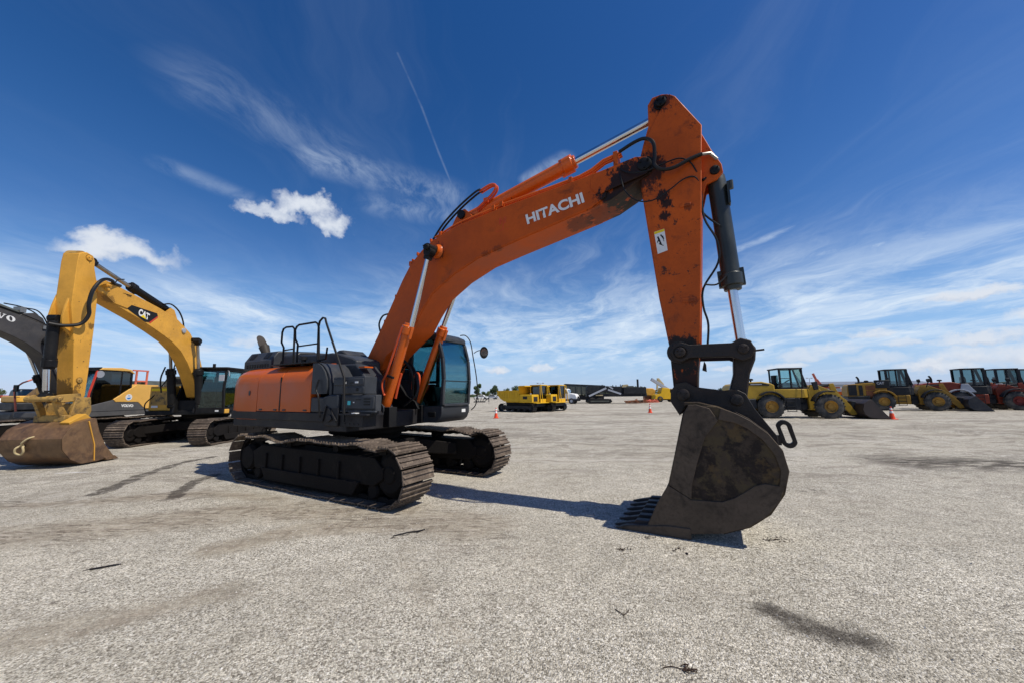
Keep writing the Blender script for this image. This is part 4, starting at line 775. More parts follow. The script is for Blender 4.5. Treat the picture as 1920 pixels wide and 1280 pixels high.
    cylinder(root, (5.97, -.02, 3.74), (5.96, -.02, 2.5), (5.90, 0, 1.78), .115, .065, M['darker'])
    for s_ in (-1, 1):
        MB().prism([(5.36, 1.72), (5.40, 1.86), (5.9, 1.82), (6.02, 1.76), (5.98, 1.64), (5.86, 1.62), (5.45, 1.66)], s_*.30-.03, s_*.30+.03).build('side_link', M['catdirty'], root, bevel=.008)
        MB().prism([(5.86, 1.80), (6.0, 1.78), (5.72, 1.18), (5.58, 1.16), (5.56, 1.30), (5.78, 1.62)], s_*.22-.04, s_*.22+.04).build('bucket_link', M['catdirty'], root, bevel=.008)
        MB().prism([(5.15, 1.75), (5.52, 1.75), (5.60, 1.35), (5.62, 1.02), (5.2, 1.02), (5.08, 1.38)], s_*.33-.03, s_*.33+.03).build('coupler_plate', M['catdirty'], root, bevel=.01)
    MB().box(5.15, 5.55, -.30, .30, 1.25, 1.6).build('coupler', M['catdirty'], root, bevel=.03)
    for x, z in ((5.62, 1.22), (5.28, 1.20), (5.94, 1.72)): pin(root, x, -.38, .40, z, .075, 'catdirty')
    W = .775
    shell = [(4.74, .12), (5.2, .05), (5.62, .05), (5.90, .20), (6.12, .46), (6.17, .74), (6.02, .98), (5.78, 1.12), (5.55, 1.18), (5.40, 1.20)]
    inn = [(x*.94+.32, z*.94+.04) for x, z in shell]
    bk = MB().prism(shell+inn[::-1], -.60, W)
    sp = [(4.76, .12), (5.05, .46), (5.26, .84), (5.38, 1.16), (5.50, 1.19), (5.55, 1.17)]+shell[:8][::-1]
    bk.prism(sp, -.61, -.58).prism(sp, W-.02, W+.01)
    bucket = bk.build('bucket', M['catbucket'], root, bevel=.006)
    MB().prism([(5.57, 1.13), (5.34, .5), (5.29, .08), (5.31, .08), (5.365, .5), (5.60, 1.12)], W+.008, W+.024).build('side_rib', M['yellow'] if False else M['cat'], bucket)
    MB().prism([(4.60, .02), (4.95, .03), (5.05, .12), (4.74, .13)], -.63, W+.03).build('cutting_edge', M['catbucket'], bucket, bevel=.01)
    MB().box(5.30, 5.75, -.36, .36, 1.12, 1.30).build('top_plate', M['catdirty'], bucket, bevel=.02)
    MB().prism([(5.72, .85), (5.9, 1.12), (5.5, 1.32), (5.32, 1.18)], .40, .62).build('side_block', M['catplain'], bucket, bevel=.01)
    MB().tube([(6.15, -.07, .60), (6.22, -.14, .54), (6.20, -.16, .43), (6.16, -.08, .38), (6.18, -.01, .45), (6.19, -.02, .55)], .022, closed=True).tube([(6.12, .12, .80), (6.2, .06, .76), (6.22, -.03, .66), (6.18, -.06, .60)], .020).build('shackle', M['beige'], bucket)
    # cab
    y0, y1 = .42, 1.42
    c = MB()
    for y in (y0+.04, y1-.04): c.beam((1.24, y, 1.25), (1.32, y, 2.0), .08, .08).beam((1.32, y, 2.0), (1.24, y, 2.72), .08, .08).beam((-.45, y, 1.2), (-.45, y, 2.75), .08, .1).beam((.3, y, 1.3), (.3, y, 2.75), .07, .08)
    c.box(-.5, 1.28, y0, y1, 1.10, 1.32).box(-.5, 1.26, y0, y1, 2.70, 2.80).box(-.5, .3, y1-.04, y1, 1.3, 2.0).beam((1.31, y0, 1.95), (1.31, y1, 1.95), .03, .03, (1, 0, 0))
    c.box(-1.5, -.5, .45, 1.42, 1.2, 2.35)
    cab = c.build('cab', M['darker'], root, bevel=.015)
    MB().box(-.55, 1.34, y0-.05, y1+.05, 2.78, 2.86).build('cab_roof', M['darker'], cab, bevel=.03)
    MB().loft([[(1.26, y0+.07, 1.32), (1.26, y1-.07, 1.32), (1.27, y1-.07, 1.32), (1.27, y0+.07, 1.32)], [(1.33, y0+.07, 2.0), (1.33, y1-.07, 2.0), (1.34, y1-.07, 2.0), (1.34, y0+.07, 2.0)], [(1.25, y0+.07, 2.70), (1.25, y1-.07, 2.70), (1.26, y1-.07, 2.70), (1.26, y0+.07, 2.70)]]).build('windscreen', M['glass_teal'], cab)
    MB().box(-.4, 1.25, y1-.025, y1-.015, 1.35, 2.68).build('window', M['glass_teal'], cab); MB().box(-.4, 1.25, y0+.015, y0+.025, 1.35, 2.68).build('window', M['glass_teal'], cab)
    MB().box(.1, .6, .72, 1.15, 1.5, 1.72).box(-.02, .14, .74, 1.13, 1.7, 2.45).build('seat', M['seat'], cab, bevel=.05)
    MB().box(1.28, 1.29, 1.12, 1.24, 1.17, 1.23).build('sticker', M['white'], cab)
    MB().tube([(1.25, 1.42, 2.72), (1.38, 1.55, 2.68), (1.42, 1.6, 2.5)], .012).box(1.40, 1.44, 1.24, 1.42, 2.32, 2.56).build('mirror', M['silver'], root, bevel=.02)
    MB().tube([(1.3, .95, 2.86), (1.3, .95, 2.98)], .05, smooth=False).build('beacon', M['darker'], cab)
    MB().box(1.0, 1.24, 1.28, 1.46, 1.10, 1.26).build('corner_step', M['catplain'], root, bevel=.02)
yellow_excavator()

# ------------------------------------------------------------------ the grey and pale yellow excavator behind it
def slab_letters(words, place, mat, parent, nrm, thick=.003):
    """bold slab serif letters V, O, L; place(x, y) maps letter space (x along the word, y up, 0-1 high) to the side"""
    mb = MB(); x = 0
    def quad(pts): mb.add([Vector(place(a, b))+Vector(nrm)*thick for a, b in pts], [tuple(range(len(pts)))])
    for ch in words:
        if ch == 'V':
            quad([(x+.05, .92), (x+.36, .92), (x+.58, .0), (x+.46, .0)]); quad([(x+.46, 0), (x+.58, 0), (x+.92, .92), (x+.80, .92)]); quad([(x-.04, .90), (x+.46, .90), (x+.46, 1), (x-.04, 1)]); quad([(x+.68, .90), (x+1.04, .90), (x+1.04, 1), (x+.68, 1)]); x += 1.10
        elif ch == 'L':
            quad([(x+.12, .08), (x+.40, .08), (x+.40, .92), (x+.12, .92)]); quad([(x, .90), (x+.54, .90), (x+.54, 1), (x, 1)]); quad([(x, 0), (x+.82, 0), (x+.82, .10), (x, .10)]); quad([(x+.72, .1), (x+.82, .1), (x+.82, .38), (x+.76, .38)]); x += .92
        else:
            n = 24; V = []; F = []
            for k in range(n):
                a = 2*math.pi*k/n; V.append(Vector(place(x+.5+.5*math.cos(a), .5+.53*math.sin(a)))+Vector(nrm)*thick)
            for k in range(n):
                a = 2*math.pi*k/n; V.append(Vector(place(x+.5+.18*math.cos(a)-.06*math.sin(a), .5+.43*math.sin(a)))+Vector(nrm)*thick)
            mb.add(V, [(k, (k+1) % n, n+(k+1) % n, n+k) for k in range(n)]); x += 1.06
    return mb.build('lettering', mat, parent), x
def grey_excavator():
    root = thing('excavator', 'grey and pale yellow excavator with charcoal boom, behind the one with the rusty bucket', 'excavator', (-17.85, 15.7, 0), -92)
    undercarriage(root, ua=-2.1, ub=2.30, r=.44, vin=.90, vout=1.50, n=50, hump=.04)
    MB().box(-2.6, 1.25, -1.4, 1.45, 1.0, 1.20).build('deck', M['volvogrey'], root, bevel=.02)
    MB().box(-3.2, -2.0, -1.45, 1.45, 1.1, 2.3).build('counterweight', M['volvogrey'], root, bevel=.12, seg=3)
    MB().prism([(.30, 1.66), (.22, 1.56), (-.68, 1.54), (-.99, 1.25), (-1.50, 1.24), (-1.50, 2.28), (-.56, 2.30)], .6, 1.47).build('side_panel', M['volvo'], root, bevel=.012)
    l = MB().prism([(1.18, 1.20), (1.14, 1.42), (.30, 1.64), (.235, 1.55), (-.69, 1.53), (-1.0, 1.24), (-1.0, 1.20)], .6, 1.462).build('lower_panel', M['volvogrey'], root, bevel=.01)
    text_part('VOLVO', (-.01, 1.466, 1.345), (-.50, 1.466, 1.325), (-.01, 1.466, 1.465), l, M['white'], bold=.06, nrm=(0, 1, 0), thick=.003)
    st = MB().prism([(-.27+.135*math.cos(k*.35), 1.745+.135*math.sin(k*.35)) for k in range(18)], 1.472, 1.476).build('round_sticker', M['white'], root)
    MB().prism([(-.27+.085*math.cos(k*.32), 1.745+.085*math.sin(k*.32)) for k in range(10, 20)], 1.4765, 1.478).box(-.31, -.23, 1.4765, 1.478, 1.79, 1.82).build('sticker_mark', paint('blue_print', (.03, .22, .62), .5), st)
    MB().box(-2.4, -1.52, -1.3, 1.46, 1.2, 2.25).build('engine_bay', M['volvogrey'], root, bevel=.03)
    MB().prismx([(-1.3, 2.2), (-1.2, 2.45), (.9, 2.5), (1.2, 2.25)], -2.6, -1.3).build('engine_hood', M['grn'], root, bevel=.05)
    r = MB()
    for x in (-.72, -1.18): r.box(x-.035, x+.035, 1.18, 1.22, 2.3, 2.93)
    r.box(-1.22, -.55, 1.17, 1.23, 2.88, 2.94).box(-1.2, -.7, 1.18, 1.22, 2.42, 2.48); r.build('handrail', M['pink'], root)
    y0, y1 = .42, 1.44
    c = MB()
    for y in (y0+.035, y1-.035): c.beam((1.14, y, 1.30), (1.10, y, 2.0), .07, .08).beam((1.10, y, 2.0), (.94, y, 2.82), .07, .08).beam((-.34, y, 1.9), (-.32, y, 2.8), .07, .08).beam((.06, y, 1.6), (.06, y, 2.86), .06, .05).beam((.95, y, 2.82), (-.32, y, 2.84), .06, .06)
    c.box(-.38, 1.16, y0, y1, 1.2, 1.36).box(-.38, -.34, y0, y1, 1.3, 2.0)
    cab = c.build('cab', M['darker'], root, bevel=.012)
    MB().prism([(.95, 2.84), (.80, 2.93), (.1, 2.97), (-.25, 2.92), (-.44, 2.74), (-.36, 2.74), (-.2, 2.84)], y0+.15, y1+.02).build('cab_roof', M['volvo'], cab, bevel=.02)
    MB().prism([(1.2, 2.78), (1.2, 2.90), (.85, 2.95), (.85, 2.82)], y0, y1).build('visor', M['darker'], cab)
    MB().beam((1.19, y1, 1.25), (1.18, y1, 1.9), .05, .05).beam((1.18, y1, 1.9), (1.0, y1, 2.80), .05, .05).build('door_handrail', M['red'], cab)
    MB().prism([(1.08, 1.42), (1.06, 2.0), (.94, 2.78), (.09, 2.82), (.09, 1.6), (.3, 1.5)], y1-.03, y1-.02).build('window', M['glass_dark'], cab); MB().prism([(.03, 1.66), (.03, 2.82), (-.28, 2.76), (-.30, 1.9)], y1-.03, y1-.02).build('window', M['glass_dark'], cab)
    MB().prism([(1.08, 1.42), (1.06, 2.0), (.94, 2.78), (-.3, 2.82), (-.3, 1.6)], y0+.02, y0+.03).build('window', M['glass_dark'], cab)
    MB().loft([[(1.16, y0+.06, 1.36), (1.16, y1-.06, 1.36), (1.17, y1-.06, 1.36), (1.17, y0+.06, 1.36)], [(1.12, y0+.06, 2.0), (1.12, y1-.06, 2.0), (1.13, y1-.06, 2.0), (1.13, y0+.06, 2.0)], [(.96, y0+.06, 2.80), (.96, y1-.06, 2.80), (.97, y1-.06, 2.80), (.97, y0+.06, 2.80)]]).build('windscreen', M['glass_teal'], cab)
    MB().box(.05, .5, .7, 1.15, 1.4, 1.65).box(-.06, .1, .72, 1.13, 1.6, 2.4).build('seat', M['seat'], cab, bevel=.05)
    MB().lathe((.98, 1.56, 2.66), (1, .3, 0), [(-.02, .02), (-.02, .12), (.01, .14), (.01, .01)], n=18).build('mirror', M['silver'], root)
    # boom
    up = [(.45, 1.7), (.40, 2.1), (.7, 2.6), (1.12, 3.3), (1.39, 3.85), (1.72, 4.30), (2.14, 4.50), (2.67, 4.67), (3.24, 4.82), (4.2, 5.0), (5.6, 5.12), (6.1, 5.1), (6.2, 4.9)]
    lo = [(5.9, 4.55), (5.0, 4.45), (4.2, 4.32), (3.5, 4.17), (3.14, 4.05), (2.79, 3.91), (2.41, 3.72), (2.0, 3.43), (1.69, 3.06), (1.4, 2.46), (1.0, 1.8), (.7, 1.6)]
    boom = MB().prism(up+lo, -.29, .29).build('boom', M['volvoboom'], root, bevel=.012)
    wd = 1.10+1.06+.92+1.10+1.06
    slab_letters('VOLVO', lambda x, y: (2.80+(wd-.04-x)*.235, .291, 4.39+(wd-x)*.048+y*.185), M['white'], boom, (0, 1, 0))
    cylinder(root, (2.15, 0, 4.62), (3.9, 0, 5.28), (5.9, 0, 5.75), .12, .06, M['grn'])
    MB().prism([(1.75, 4.28), (2.0, 4.72), (2.25, 4.86), (2.5, 4.80), (2.7, 4.66)], -.2, .2).build('cylinder_lug', M['volvoboom'], boom, bevel=.02)
    t_ = MB()
    for k in range(3): t_.tube([(3.6, .25-.09*k, 4.99), (2.7, .25-.09*k, 4.76), (2.2, .25-.09*k, 4.60), (1.75, .25-.09*k, 4.42)], .018, smooth=False)
    t_.tube([(2.6, .1, 4.98), (2.2, .15, 4.98), (1.9, .1, 4.75), (1.7, .1, 4.35)], .022).tube([(3.0, .05, 5.05), (2.5, .05, 5.02), (2.1, .05, 4.85), (1.8, 0, 4.5)], .022).tube([(1.85, .32, 4.25), (1.9, .38, 4.05), (2.0, .36, 3.9), (1.98, .33, 3.75)], .035); t_.build('boom_hose', M['hose'], boom)
    MB().box(2.45, 2.62, -.14, .14, 4.82, 5.02).box(1.95, 2.05, .29, .34, 4.3, 4.42).build('hose_clamp', M['steel'], boom)
    MB().prism([(5.6, 5.9), (6.0, 6.0), (6.3, 5.2), (6.3, 3.6), (6.1, 1.9), (5.7, 1.9), (5.65, 3.4), (5.6, 4.9)], -.22, .22).build('arm', M['volvoboom'], root, bevel=.012)
    bk = MB().prism([(5.6, 1.85), (6.2, 1.85), (6.5, 1.4), (6.6, .8), (6.3, .25), (5.8, .03), (5.2, .05), (5.5, .7)], -.7, .7).build('bucket', M['catbucket'], root, bevel=.03)
    for s_ in (-1, 1): cylinder(root, (.95, s_*.46, 1.5), (1.42, s_*.46, 2.62), (1.95, s_*.46, 3.80), .10, .05, M['darker'])
    g = MB().tube([(1.30, -1.25, 1.25), (1.42, -1.30, 2.13), (1.20, -1.30, 2.35), (.4, -1.30, 2.75)], .03, smooth=False); g.build('grab_rail', M['pink'], root)
    MB().tube([(1.3, -1.2, 1.8), (1.42, -1.22, 1.76), (1.42, -1.22, 2.05)], .014, smooth=False).box(1.38, 1.44, -1.32, -1.16, 2.0, 2.26).build('mirror', M['black'], root)
grey_excavator()

# ------------------------------------------------------------------ wheel loaders
def wheel(root, x, y, out, r=.72, w_=.50, rim='rim', n=36):
    b = MB(); prof = [(0, r*.50), (.03, r*.52), (.02, r*.66), (.05, r*.86), (.09, r*.95), (.13, r), (w_-.13, r), (w_-.09, r*.95), (w_-.05, r*.86), (w_-.02, r*.66), (w_-.03, r*.52), (w_, r*.5)]
    yi = y-w_/2
    ring_ = [[(x+rr*math.cos(2*math.pi*i/n), yi+t, r+rr*math.sin(2*math.pi*i/n)) for i in range(n)] for t, rr in prof+[prof[0]]]
    b.loft(ring_, caps=False)
    for k in range(22):
        a = 2*math.pi*k/22
        for s_, off in ((0, 0), (1, .14)):
            a2 = a+off; y_a, y_b = (yi+.05, yi+w_*.52) if s_ == 0 else (yi+w_*.48, yi+w_-.05)
            p = lambda rr, aa: (x+rr*math.cos(aa), r+rr*math.sin(aa))
            b.prism([p(r*.965, a2-.05), p(r*.965, a2+.05), p(r+.022, a2+.04), p(r+.022, a2-.04)], y_a, y_b)
    t = b.build('wheel', M['tyre'], root)
    yo = y+out*(w_/2-.07)
    MB().lathe((x, yo, r), (0, out, 0), [(-.22, .05), (-.22, r*.52), (.02, r*.53), (.03, r*.49), (-.10, r*.42), (-.12, r*.22), (-.05, r*.19), (-.05, .02)], n=28).build('rim', M[rim], t)
    return t
def loader(label, loc, deg, body, cabm, rimn, buck, hood='body', style=0, group=None, text=None):
    root = thing('wheel_loader', label, 'wheel loader', loc, deg, group)
    r = .74; xr, xf = .25, 3.42
    for x in (xr, xf):
        for s_ in (-1, 1): wheel(root, x, s_*1.02, s_, r, rim=rimn)
    hm = M[body] if hood == 'body' else M[hood]
    MB().prism([(-2.0, .80), (-2.0, 1.15), (-1.2, 1.2), (-.55, 1.25), (-.5, .62), (-1.5, .58)], -1.1, 1.1).build('counterweight', M['ldark'], root, bevel=.05)
    hd = MB().prism([(-1.95, 1.15), (-2.0, 1.55), (-1.94, 2.05), (-1.75, 2.20), (-.9, 2.30), (-.1, 2.34), (.40, 2.22), (.62, 2.10), (.62, 1.30), (-.5, 1.18)], -.95, .95).build('engine_hood', hm, root, bevel=.06, seg=3)
    if style == 0:
        MB().prism([(-.95, 2.10), (-.95, 2.24), (-.1, 2.24), (.35, 2.14), (.30, 2.06)], -.962, -.955).build('name_band', M['ldark'], hd); MB().box(-.75, -.1, -.968, -.963, 2.13, 2.185).build('worn_strip', M['silver'], hd)
        MB().box(-1.55, -1.1, -.965, -.955, 1.45, 2.0).build('grille', M['ldark'], hd)
    elif style == 1:
        g = MB().box(-1.9, -1.35, -1.0, -.9, 1.25, 2.18).box(-1.2, -.95, -.99, -.9, 1.25, 2.1); g.build('grille', M['ldark'], hd); MB().box(-.75, -.15, -.99, -.92, 1.05, 1.65).box(-.75, -.15, -.99, -.92, 1.7, 2.1).build('side_door', M['rusty'], hd, bevel=.02)
        MB().box(-.1, .8, -1.02, -.6, 1.85, 2.55).build('cab_base', M['ldark'], root, bevel=.04)
        text_part('CAT', (-.02, -1.03, 2.18), (.46, -1.03, 2.18), (-.02, -1.03, 2.40), hd, M['silver'], bold=.04, thick=0)
        MB().box(-1.0, -.2, -.9, .9, 2.3, 2.42).build('hood_top', M['ldark'], hd, bevel=.04)
    else:
        MB().prism([(.30, 1.45), (.45, 2.15), (.85, 2.15), (1.25, 1.45)], -1.13, -1.08).build('side_panel', M['silver'], root, bevel=.02)
    ex = MB().tube([(-.95, -.1, 2.25), (-.95, -.1, 2.62), (-1.0, -.1, 2.78), (-1.08, -.1, 2.88)] if style != 0 else [(-.95, -.1, 2.25), (-.95, -.1, 2.58), (-1.02, -.1, 2.72)], .075 if style else .05, n=12); ex.build('exhaust_pipe', M['ldark'], root)
    MB().lathe((-.45, -.1, 2.28), (0, 0, 1), [(0, .05), (.14, .05), (.15, .15), (.24, .16), (.28, .08), (.28, .01)], n=16).build('air_intake', M['ldark'], root)
    zt = 3.10 if style == 0 else 3.36
    k0 = .30 if style == 0 else 0
    plan = [(.70+k0, -.78), (1.95+k0, -.78), (2.28+k0, -.48), (2.28+k0, .48), (1.95+k0, .78), (.70+k0, .78)]
    c = MB(); zb = 1.95 if style == 0 else 2.05
    for (x, y) in plan: 
        tx = x if x < 2.27 else x-.28
        pw = .09 if style == 0 else .15; c.beam((x, y, zb), (tx, y, zt), pw, pw)
    c.beam((1.32+k0, -.78, zb), (1.32+k0, -.78, zt), .08, .10).beam((1.32+k0, .78, zb), (1.32+k0, .78, zt), .08, .1)
    c.plan([(x*1.0, y) for x, y in plan], zb-.12, zb)
    if style == 0: c.beam((1.02, -.79, 2.52), (1.60, -.79, 2.52), .05, .04)
    cab = c.build('cab', M[cabm], root, bevel=.012)
    MB().plan([(x+k0, y) for x, y in [(.60, -.86), (2.0, -.86), (2.12, -.5), (2.12, .5), (2.0, .86), (.60, .86)]], zt, zt+.09).build('cab_roof', M[cabm], cab, bevel=.03)
    for (a, b_) in ((0, 1), (1, 2), (2, 3), (3, 4), (4, 5), (5, 0)):
        p, q = plan[a], plan[b_]; tp = (p[0] if p[0] < 2.27 else p[0]-.28, p[1]); tq = (q[0] if q[0] < 2.27 else q[0]-.28, q[1])
        MB().add([(p[0], p[1]*.985, zb), (q[0], q[1]*.985, zb), (tq[0], tq[1]*.985, zt), (tp[0], tp[1]*.985, zt)], [(0, 1, 2, 3)]).build('window', M['glass_teal' if style == 0 else 'glass_far'], cab)
    MB().box(.95, 1.35, -.25, .25, 1.9, 2.2).box(.88, 1.02, -.25, .25, 2.1, 2.75).lathe((1.72, 0, 2.35), (-.5, 0, .8), [(0, .17), (.02, .19), (.02, .02)], n=14).build('seat', M['seat'], cab, bevel=.03)
    lower = [(.60, -.95), (1.95+k0, -.95), (2.35+k0, -.55), (2.35+k0, .55), (1.95+k0, .95), (.60, .95)]
    MB().plan(lower, 1.28, zb-.12).build('cab_skirt', M[body] if style == 0 else M['ldark'], root, bevel=.04)
    MB().box(.9, 1.95, -.98, .98, .52, 1.28).build('side_tank', M['ldark'] if style == 0 else M[body], root, bevel=.04)
    s_ = MB()
    for k in range(3): s_.box(1.15, 1.65, -1.10, -.98, .42+.30*k, .46+.30*k)
    for x in (1.15, 1.63): s_.box(x, x+.03, -1.10, -1.06, .42, 1.3)
    s_.tube([(2.0, -1.0, 1.0), (2.05, -1.02, 1.6), (2.1, -1.0, 2.3)], .016); s_.build('ladder', M['ldark'], root)
    for s1 in (-1, 1):
        MB().prism([(xr+1.0*math.cos(a)*.92, .74+.98*math.sin(a)) for a in [R(k) for k in range(25, 131, 15)]]+[(xr+.90*math.cos(a)*.92, .74+.90*math.sin(a)) for a in [R(k) for k in range(130, 24, -15)]], s1*1.02-.28, s1*1.02+.28).build('rear_fender', M['ldark'] if style == 0 else M[body] if style == 1 else M['silver'], root, bevel=.01)
        MB().prism([(xf+1.0*math.cos(a)*.92, .74+.98*math.sin(a)) for a in [R(k) for k in range(70, 161, 15)]]+[(xf+.93*math.cos(a)*.92, .74+.92*math.sin(a)) for a in [R(k) for k in range(160, 69, -15)]], s1*1.02-.26, s1*1.02+.26).build('front_fender', M['ldark'], root, bevel=.01)
    MB().box(2.0, 2.7, -.35, .35, .55, 1.2).lathe((2.35, 0, .6), (0, 0, 1), [(0, .2), (.8, .2)], n=14).box(2.1, 2.5, -.5, -.3, .5, .9).build('articulation_joint', M['ldark'], root, bevel=.03)
    MB().prism([(2.6, .5), (2.55, 1.6), (2.75, 2.0), (3.15, 1.95), (3.6, 1.35), (4.1, .9), (4.0, .5)], -.55, .55).build('front_frame', M[body], root, bevel=.03)
    for s1 in (-1, 1):
        MB().prism([(2.72, 1.90), (2.75, 2.10), (3.2, 2.05), (4.1, 1.60), (4.75, .85), (5.10, .25), (4.80, .18), (4.45, .62), (3.8, 1.20), (3.1, 1.72)], s1*.48-.06, s1*.48+.06).build('lift_arm', M[body], root, bevel=.015)
        cy = MB().cyl((2.9, s1*.48, 1.0), (3.7, s1*.48, 1.15), .07).cyl((3.6, s1*.48, 1.13), (4.3, s1*.48, 1.2), .04); cy.build('lift_cylinder', M['ldark'], root)
    MB().prism([(4.0, 2.15), (4.25, 2.18), (4.4, 1.7), (4.62, 1.3), (4.9, 1.05), (4.8, .9), (4.4, 1.0), (4.1, 1.45)], -.07, .07).build('tilt_lever', M[body], root, bevel=.015)
    MB().cyl((2.95, 0, 1.95), (3.5, 0, 2.02), .09).cyl((3.5, 0, 2.02), (4.1, 0, 2.08), .05).build('tilt_cylinder', M['ldark'], root)
    W = 1.35
    prof = [(6.3, .02), (5.6, .04), (5.25, .10), (5.02, .30), (4.96, .60), (5.05, .92), (5.30, 1.12), (5.42, 1.16)]
    b = MB().prism(prof+[(x*.9+.56, z*.93+.045) for x, z in prof[::-1]], -W, W)
    sp = [(6.28, .03), (6.05, .30), (5.45, 1.14)]+prof[1:-1][::-1]
    b.prism(sp, -W-.01, -W+.025).prism(sp, W-.025, W+.01); bk = b.build('bucket', M[buck], root, bevel=.006)
    MB().box(4.85, 5.1, -.5, .5, .2, 1.05).build('bucket_mount', M['ldark'], root, bevel=.03)
    if style == 0:
        for s1 in (-1, 1): MB().prism([(2.85, 1.75), (2.75, 2.25), (3.05, 2.30), (3.1, 1.8)], s1*.72-.06, s1*.72+.06).build('head_light', M['ldark'], root, bevel=.02)
    else:
        for s1 in (-1, 1): MB().cyl((3.0, s1*.85, 1.9), (3.15, s1*.9, 2.4), .035).lathe((3.15, s1*.9, 2.45), (1, 0, .1), [(-.12, .05), (-.1, .13), (.06, .15), (.08, .01)], n=14).build('head_light', M['ldark'], root)
    return root
loader('mustard yellow wheel loader with a clear cab, closest to the orange excavator bucket', (16.55, 25.1, 0), -15, 'kom', 'ldark', 'rim', 'lbucket')
loader('yellow and black wheel loader with open engine grille and yellow rims, behind the right-hand cone', (31.7, 32.75, 0), -30, 'catlo', 'ldark', 'rim', 'bbucket', style=1)
loader('red wheel loader with silver side panel and dark cab, beside the yellow and black loader', (38.0, 32.6, 0), -30, 'lred', 'ldark', 'redrim', 'bbucket', style=2)
loader('orange wheel loader seen mostly by its cab, second from the right edge', (42.2, 33.6, 0), -30, 'orangelo', 'ldark', 'rim', 'bbucket', style=3)
loader('wheel loader cut by the right edge of the photo, last of the row', (45.6, 34.6, 0), -30, 'catlo', 'ldark', 'redrim', 'bbucket', style=3)

# ------------------------------------------------------------------ tracked dumpers, cones
def dumper(label, loc, deg):
    root = thing('tracked_dumper', label, 'dumper', loc, deg, 'tracked dumpers parked side by side')
    for s_ in (-1, 1):
        b = MB(); pts, st = along(belt_line(-1.75, 1.65, .36, .40, .02), 44)
        for (u, z, tx, tz) in pts:
            nx, nz = tz, -tx; b.prism([(u-tx*st*.52-nx*.02, z-tz*st*.52-nz*.02), (u+tx*st*.52-nx*.02, z+tz*st*.52-nz*.02), (u+tx*st*.3+nx*.035, z+tz*st*.3+nz*.035), (u-tx*st*.3+nx*.035, z-tz*st*.3+nz*.035)], s_*1.05-.3, s_*1.05+.3)
        t = b.build('rubber_track', M['black'], root)
        MB().prism([(-1.5, .3), (1.4, .3), (1.4, .6), (-1.5, .6)], s_*1.05-.2, s_*1.05+.2).build('track_frame', M['ldark'], t)
        for k in range(6):
            r_ = .25 if k in (0, 5) else .15; x = -1.72+k*.68
            MB().lathe((x, s_*1.05-.26, .40 if k in (0, 5) else .24), (0, 1, 0), [(0, .02), (0, r_*.4), (.05, r_*.45), (.05, r_*.8), (0, r_), (.52, r_), (.52, .02)], n=18).build('track_wheel', M['ldark'], t)
    MB().box(-1.6, 2.0, -.75, .75, .5, .88).build('chassis', M['ldark'], root, bevel=.02)
    b = MB().prism([(-2.35, 1.98), (-2.38, 1.70), (-1.95, 1.32), (-1.45, 1.05), (.25, 1.0), (.30, 2.02)], -1.22, -1.16).prism([(-2.35, 1.98), (-2.38, 1.70), (-1.95, 1.32), (-1.45, 1.05), (.25, 1.0), (.30, 2.02)], 1.16, 1.22)
    b.prism([(-2.38, 1.72), (-1.95, 1.34), (-1.45, 1.07), (.25, 1.02), (.25, .96), (-1.5, .99), (-2.0, 1.26), (-2.42, 1.68)], -1.22, 1.22).box(.25, .33, -1.22, 1.22, 1.0, 2.45).box(.33, 1.0, -1.2, 1.2, 2.36, 2.46)
    for k in range(8): b.box(-2.1+k*.31, -2.04+k*.31, -1.26, -1.22, 1.25 if k else 1.5, 1.95)
    b.box(-2.38, .3, -1.27, -1.20, 1.92, 2.02); b.build('dump_bed', M['dump'], root, bevel=.012)
    MB().box(-1.4, .3, -1.1, -.4, .88, 1.02).build('tank', M['dump'], root, bevel=.02)
    h = MB().box(.36, 1.85, -1.25, -.12, .86, 1.62).build('engine_hood', M['dump'], root, bevel=.06, seg=3)
    MB().box(1.85, 1.87, -1.02, -.38, .98, 1.42).build('grille', M['ldark'], h); MB().box(.8, 1.3, -1.26, -1.25, 1.2, 1.45).build('vent', M['ldark'], h)
    MB().lathe((1.6, -1.1, 1.62), (0, 0, 1), [(0, .06), (.1, .08), (.12, .01)], n=12).build('head_light', M['silver'], h)
    c = MB()
    for x, y in ((.85, -.05), (1.95, -.05), (.85, 1.15), (1.95, 1.15)): c.beam((x, y, .88), (x, y, 2.5), .08, .08)
    c.box(.8, 2.0, -.1, 1.2, .86, 1.2).box(.8, 2.0, -.1, 1.2, 2.46, 2.54).box(.8, .86, -.1, 1.2, 1.2, 1.6)
    cab = c.build('cab', M['dump'], root, bevel=.015)
    MB().box(1.93, 1.94, .0, 1.1, 1.24, 2.44).build('windscreen', M['glass_dark'], cab); MB().box(.9, 1.92, -.06, -.05, 1.24, 2.44).build('window', M['glass_dark'], cab); MB().box(.9, 1.92, 1.15, 1.16, 1.24, 2.44).build('window', M['glass_dark'], cab)
    MB().box(1.1, 1.5, .3, .8, 1.2, 1.4).box(1.0, 1.12, .3, .8, 1.4, 2.1).build('seat', M['seat'], cab, bevel=.03)
    r = MB().beam((2.25, -.05, .9), (2.05, -.05, 2.5), .05, .05).beam((2.25, 1.2, .9), (2.05, 1.2, 2.5), .05, .05).box(1.95, 2.3, -1.2, 1.25, .82, .88); r.build('guard_frame', M['dump'], root, bevel=.008)
dumper('golden yellow tracked dumper, the left one of the pair, its ribbed bed in view', (1.1, 36.4, 0), -38)
dumper('golden yellow tracked dumper next to the white truck, right one of the pair', (3.0, 37.7, 0), -38)

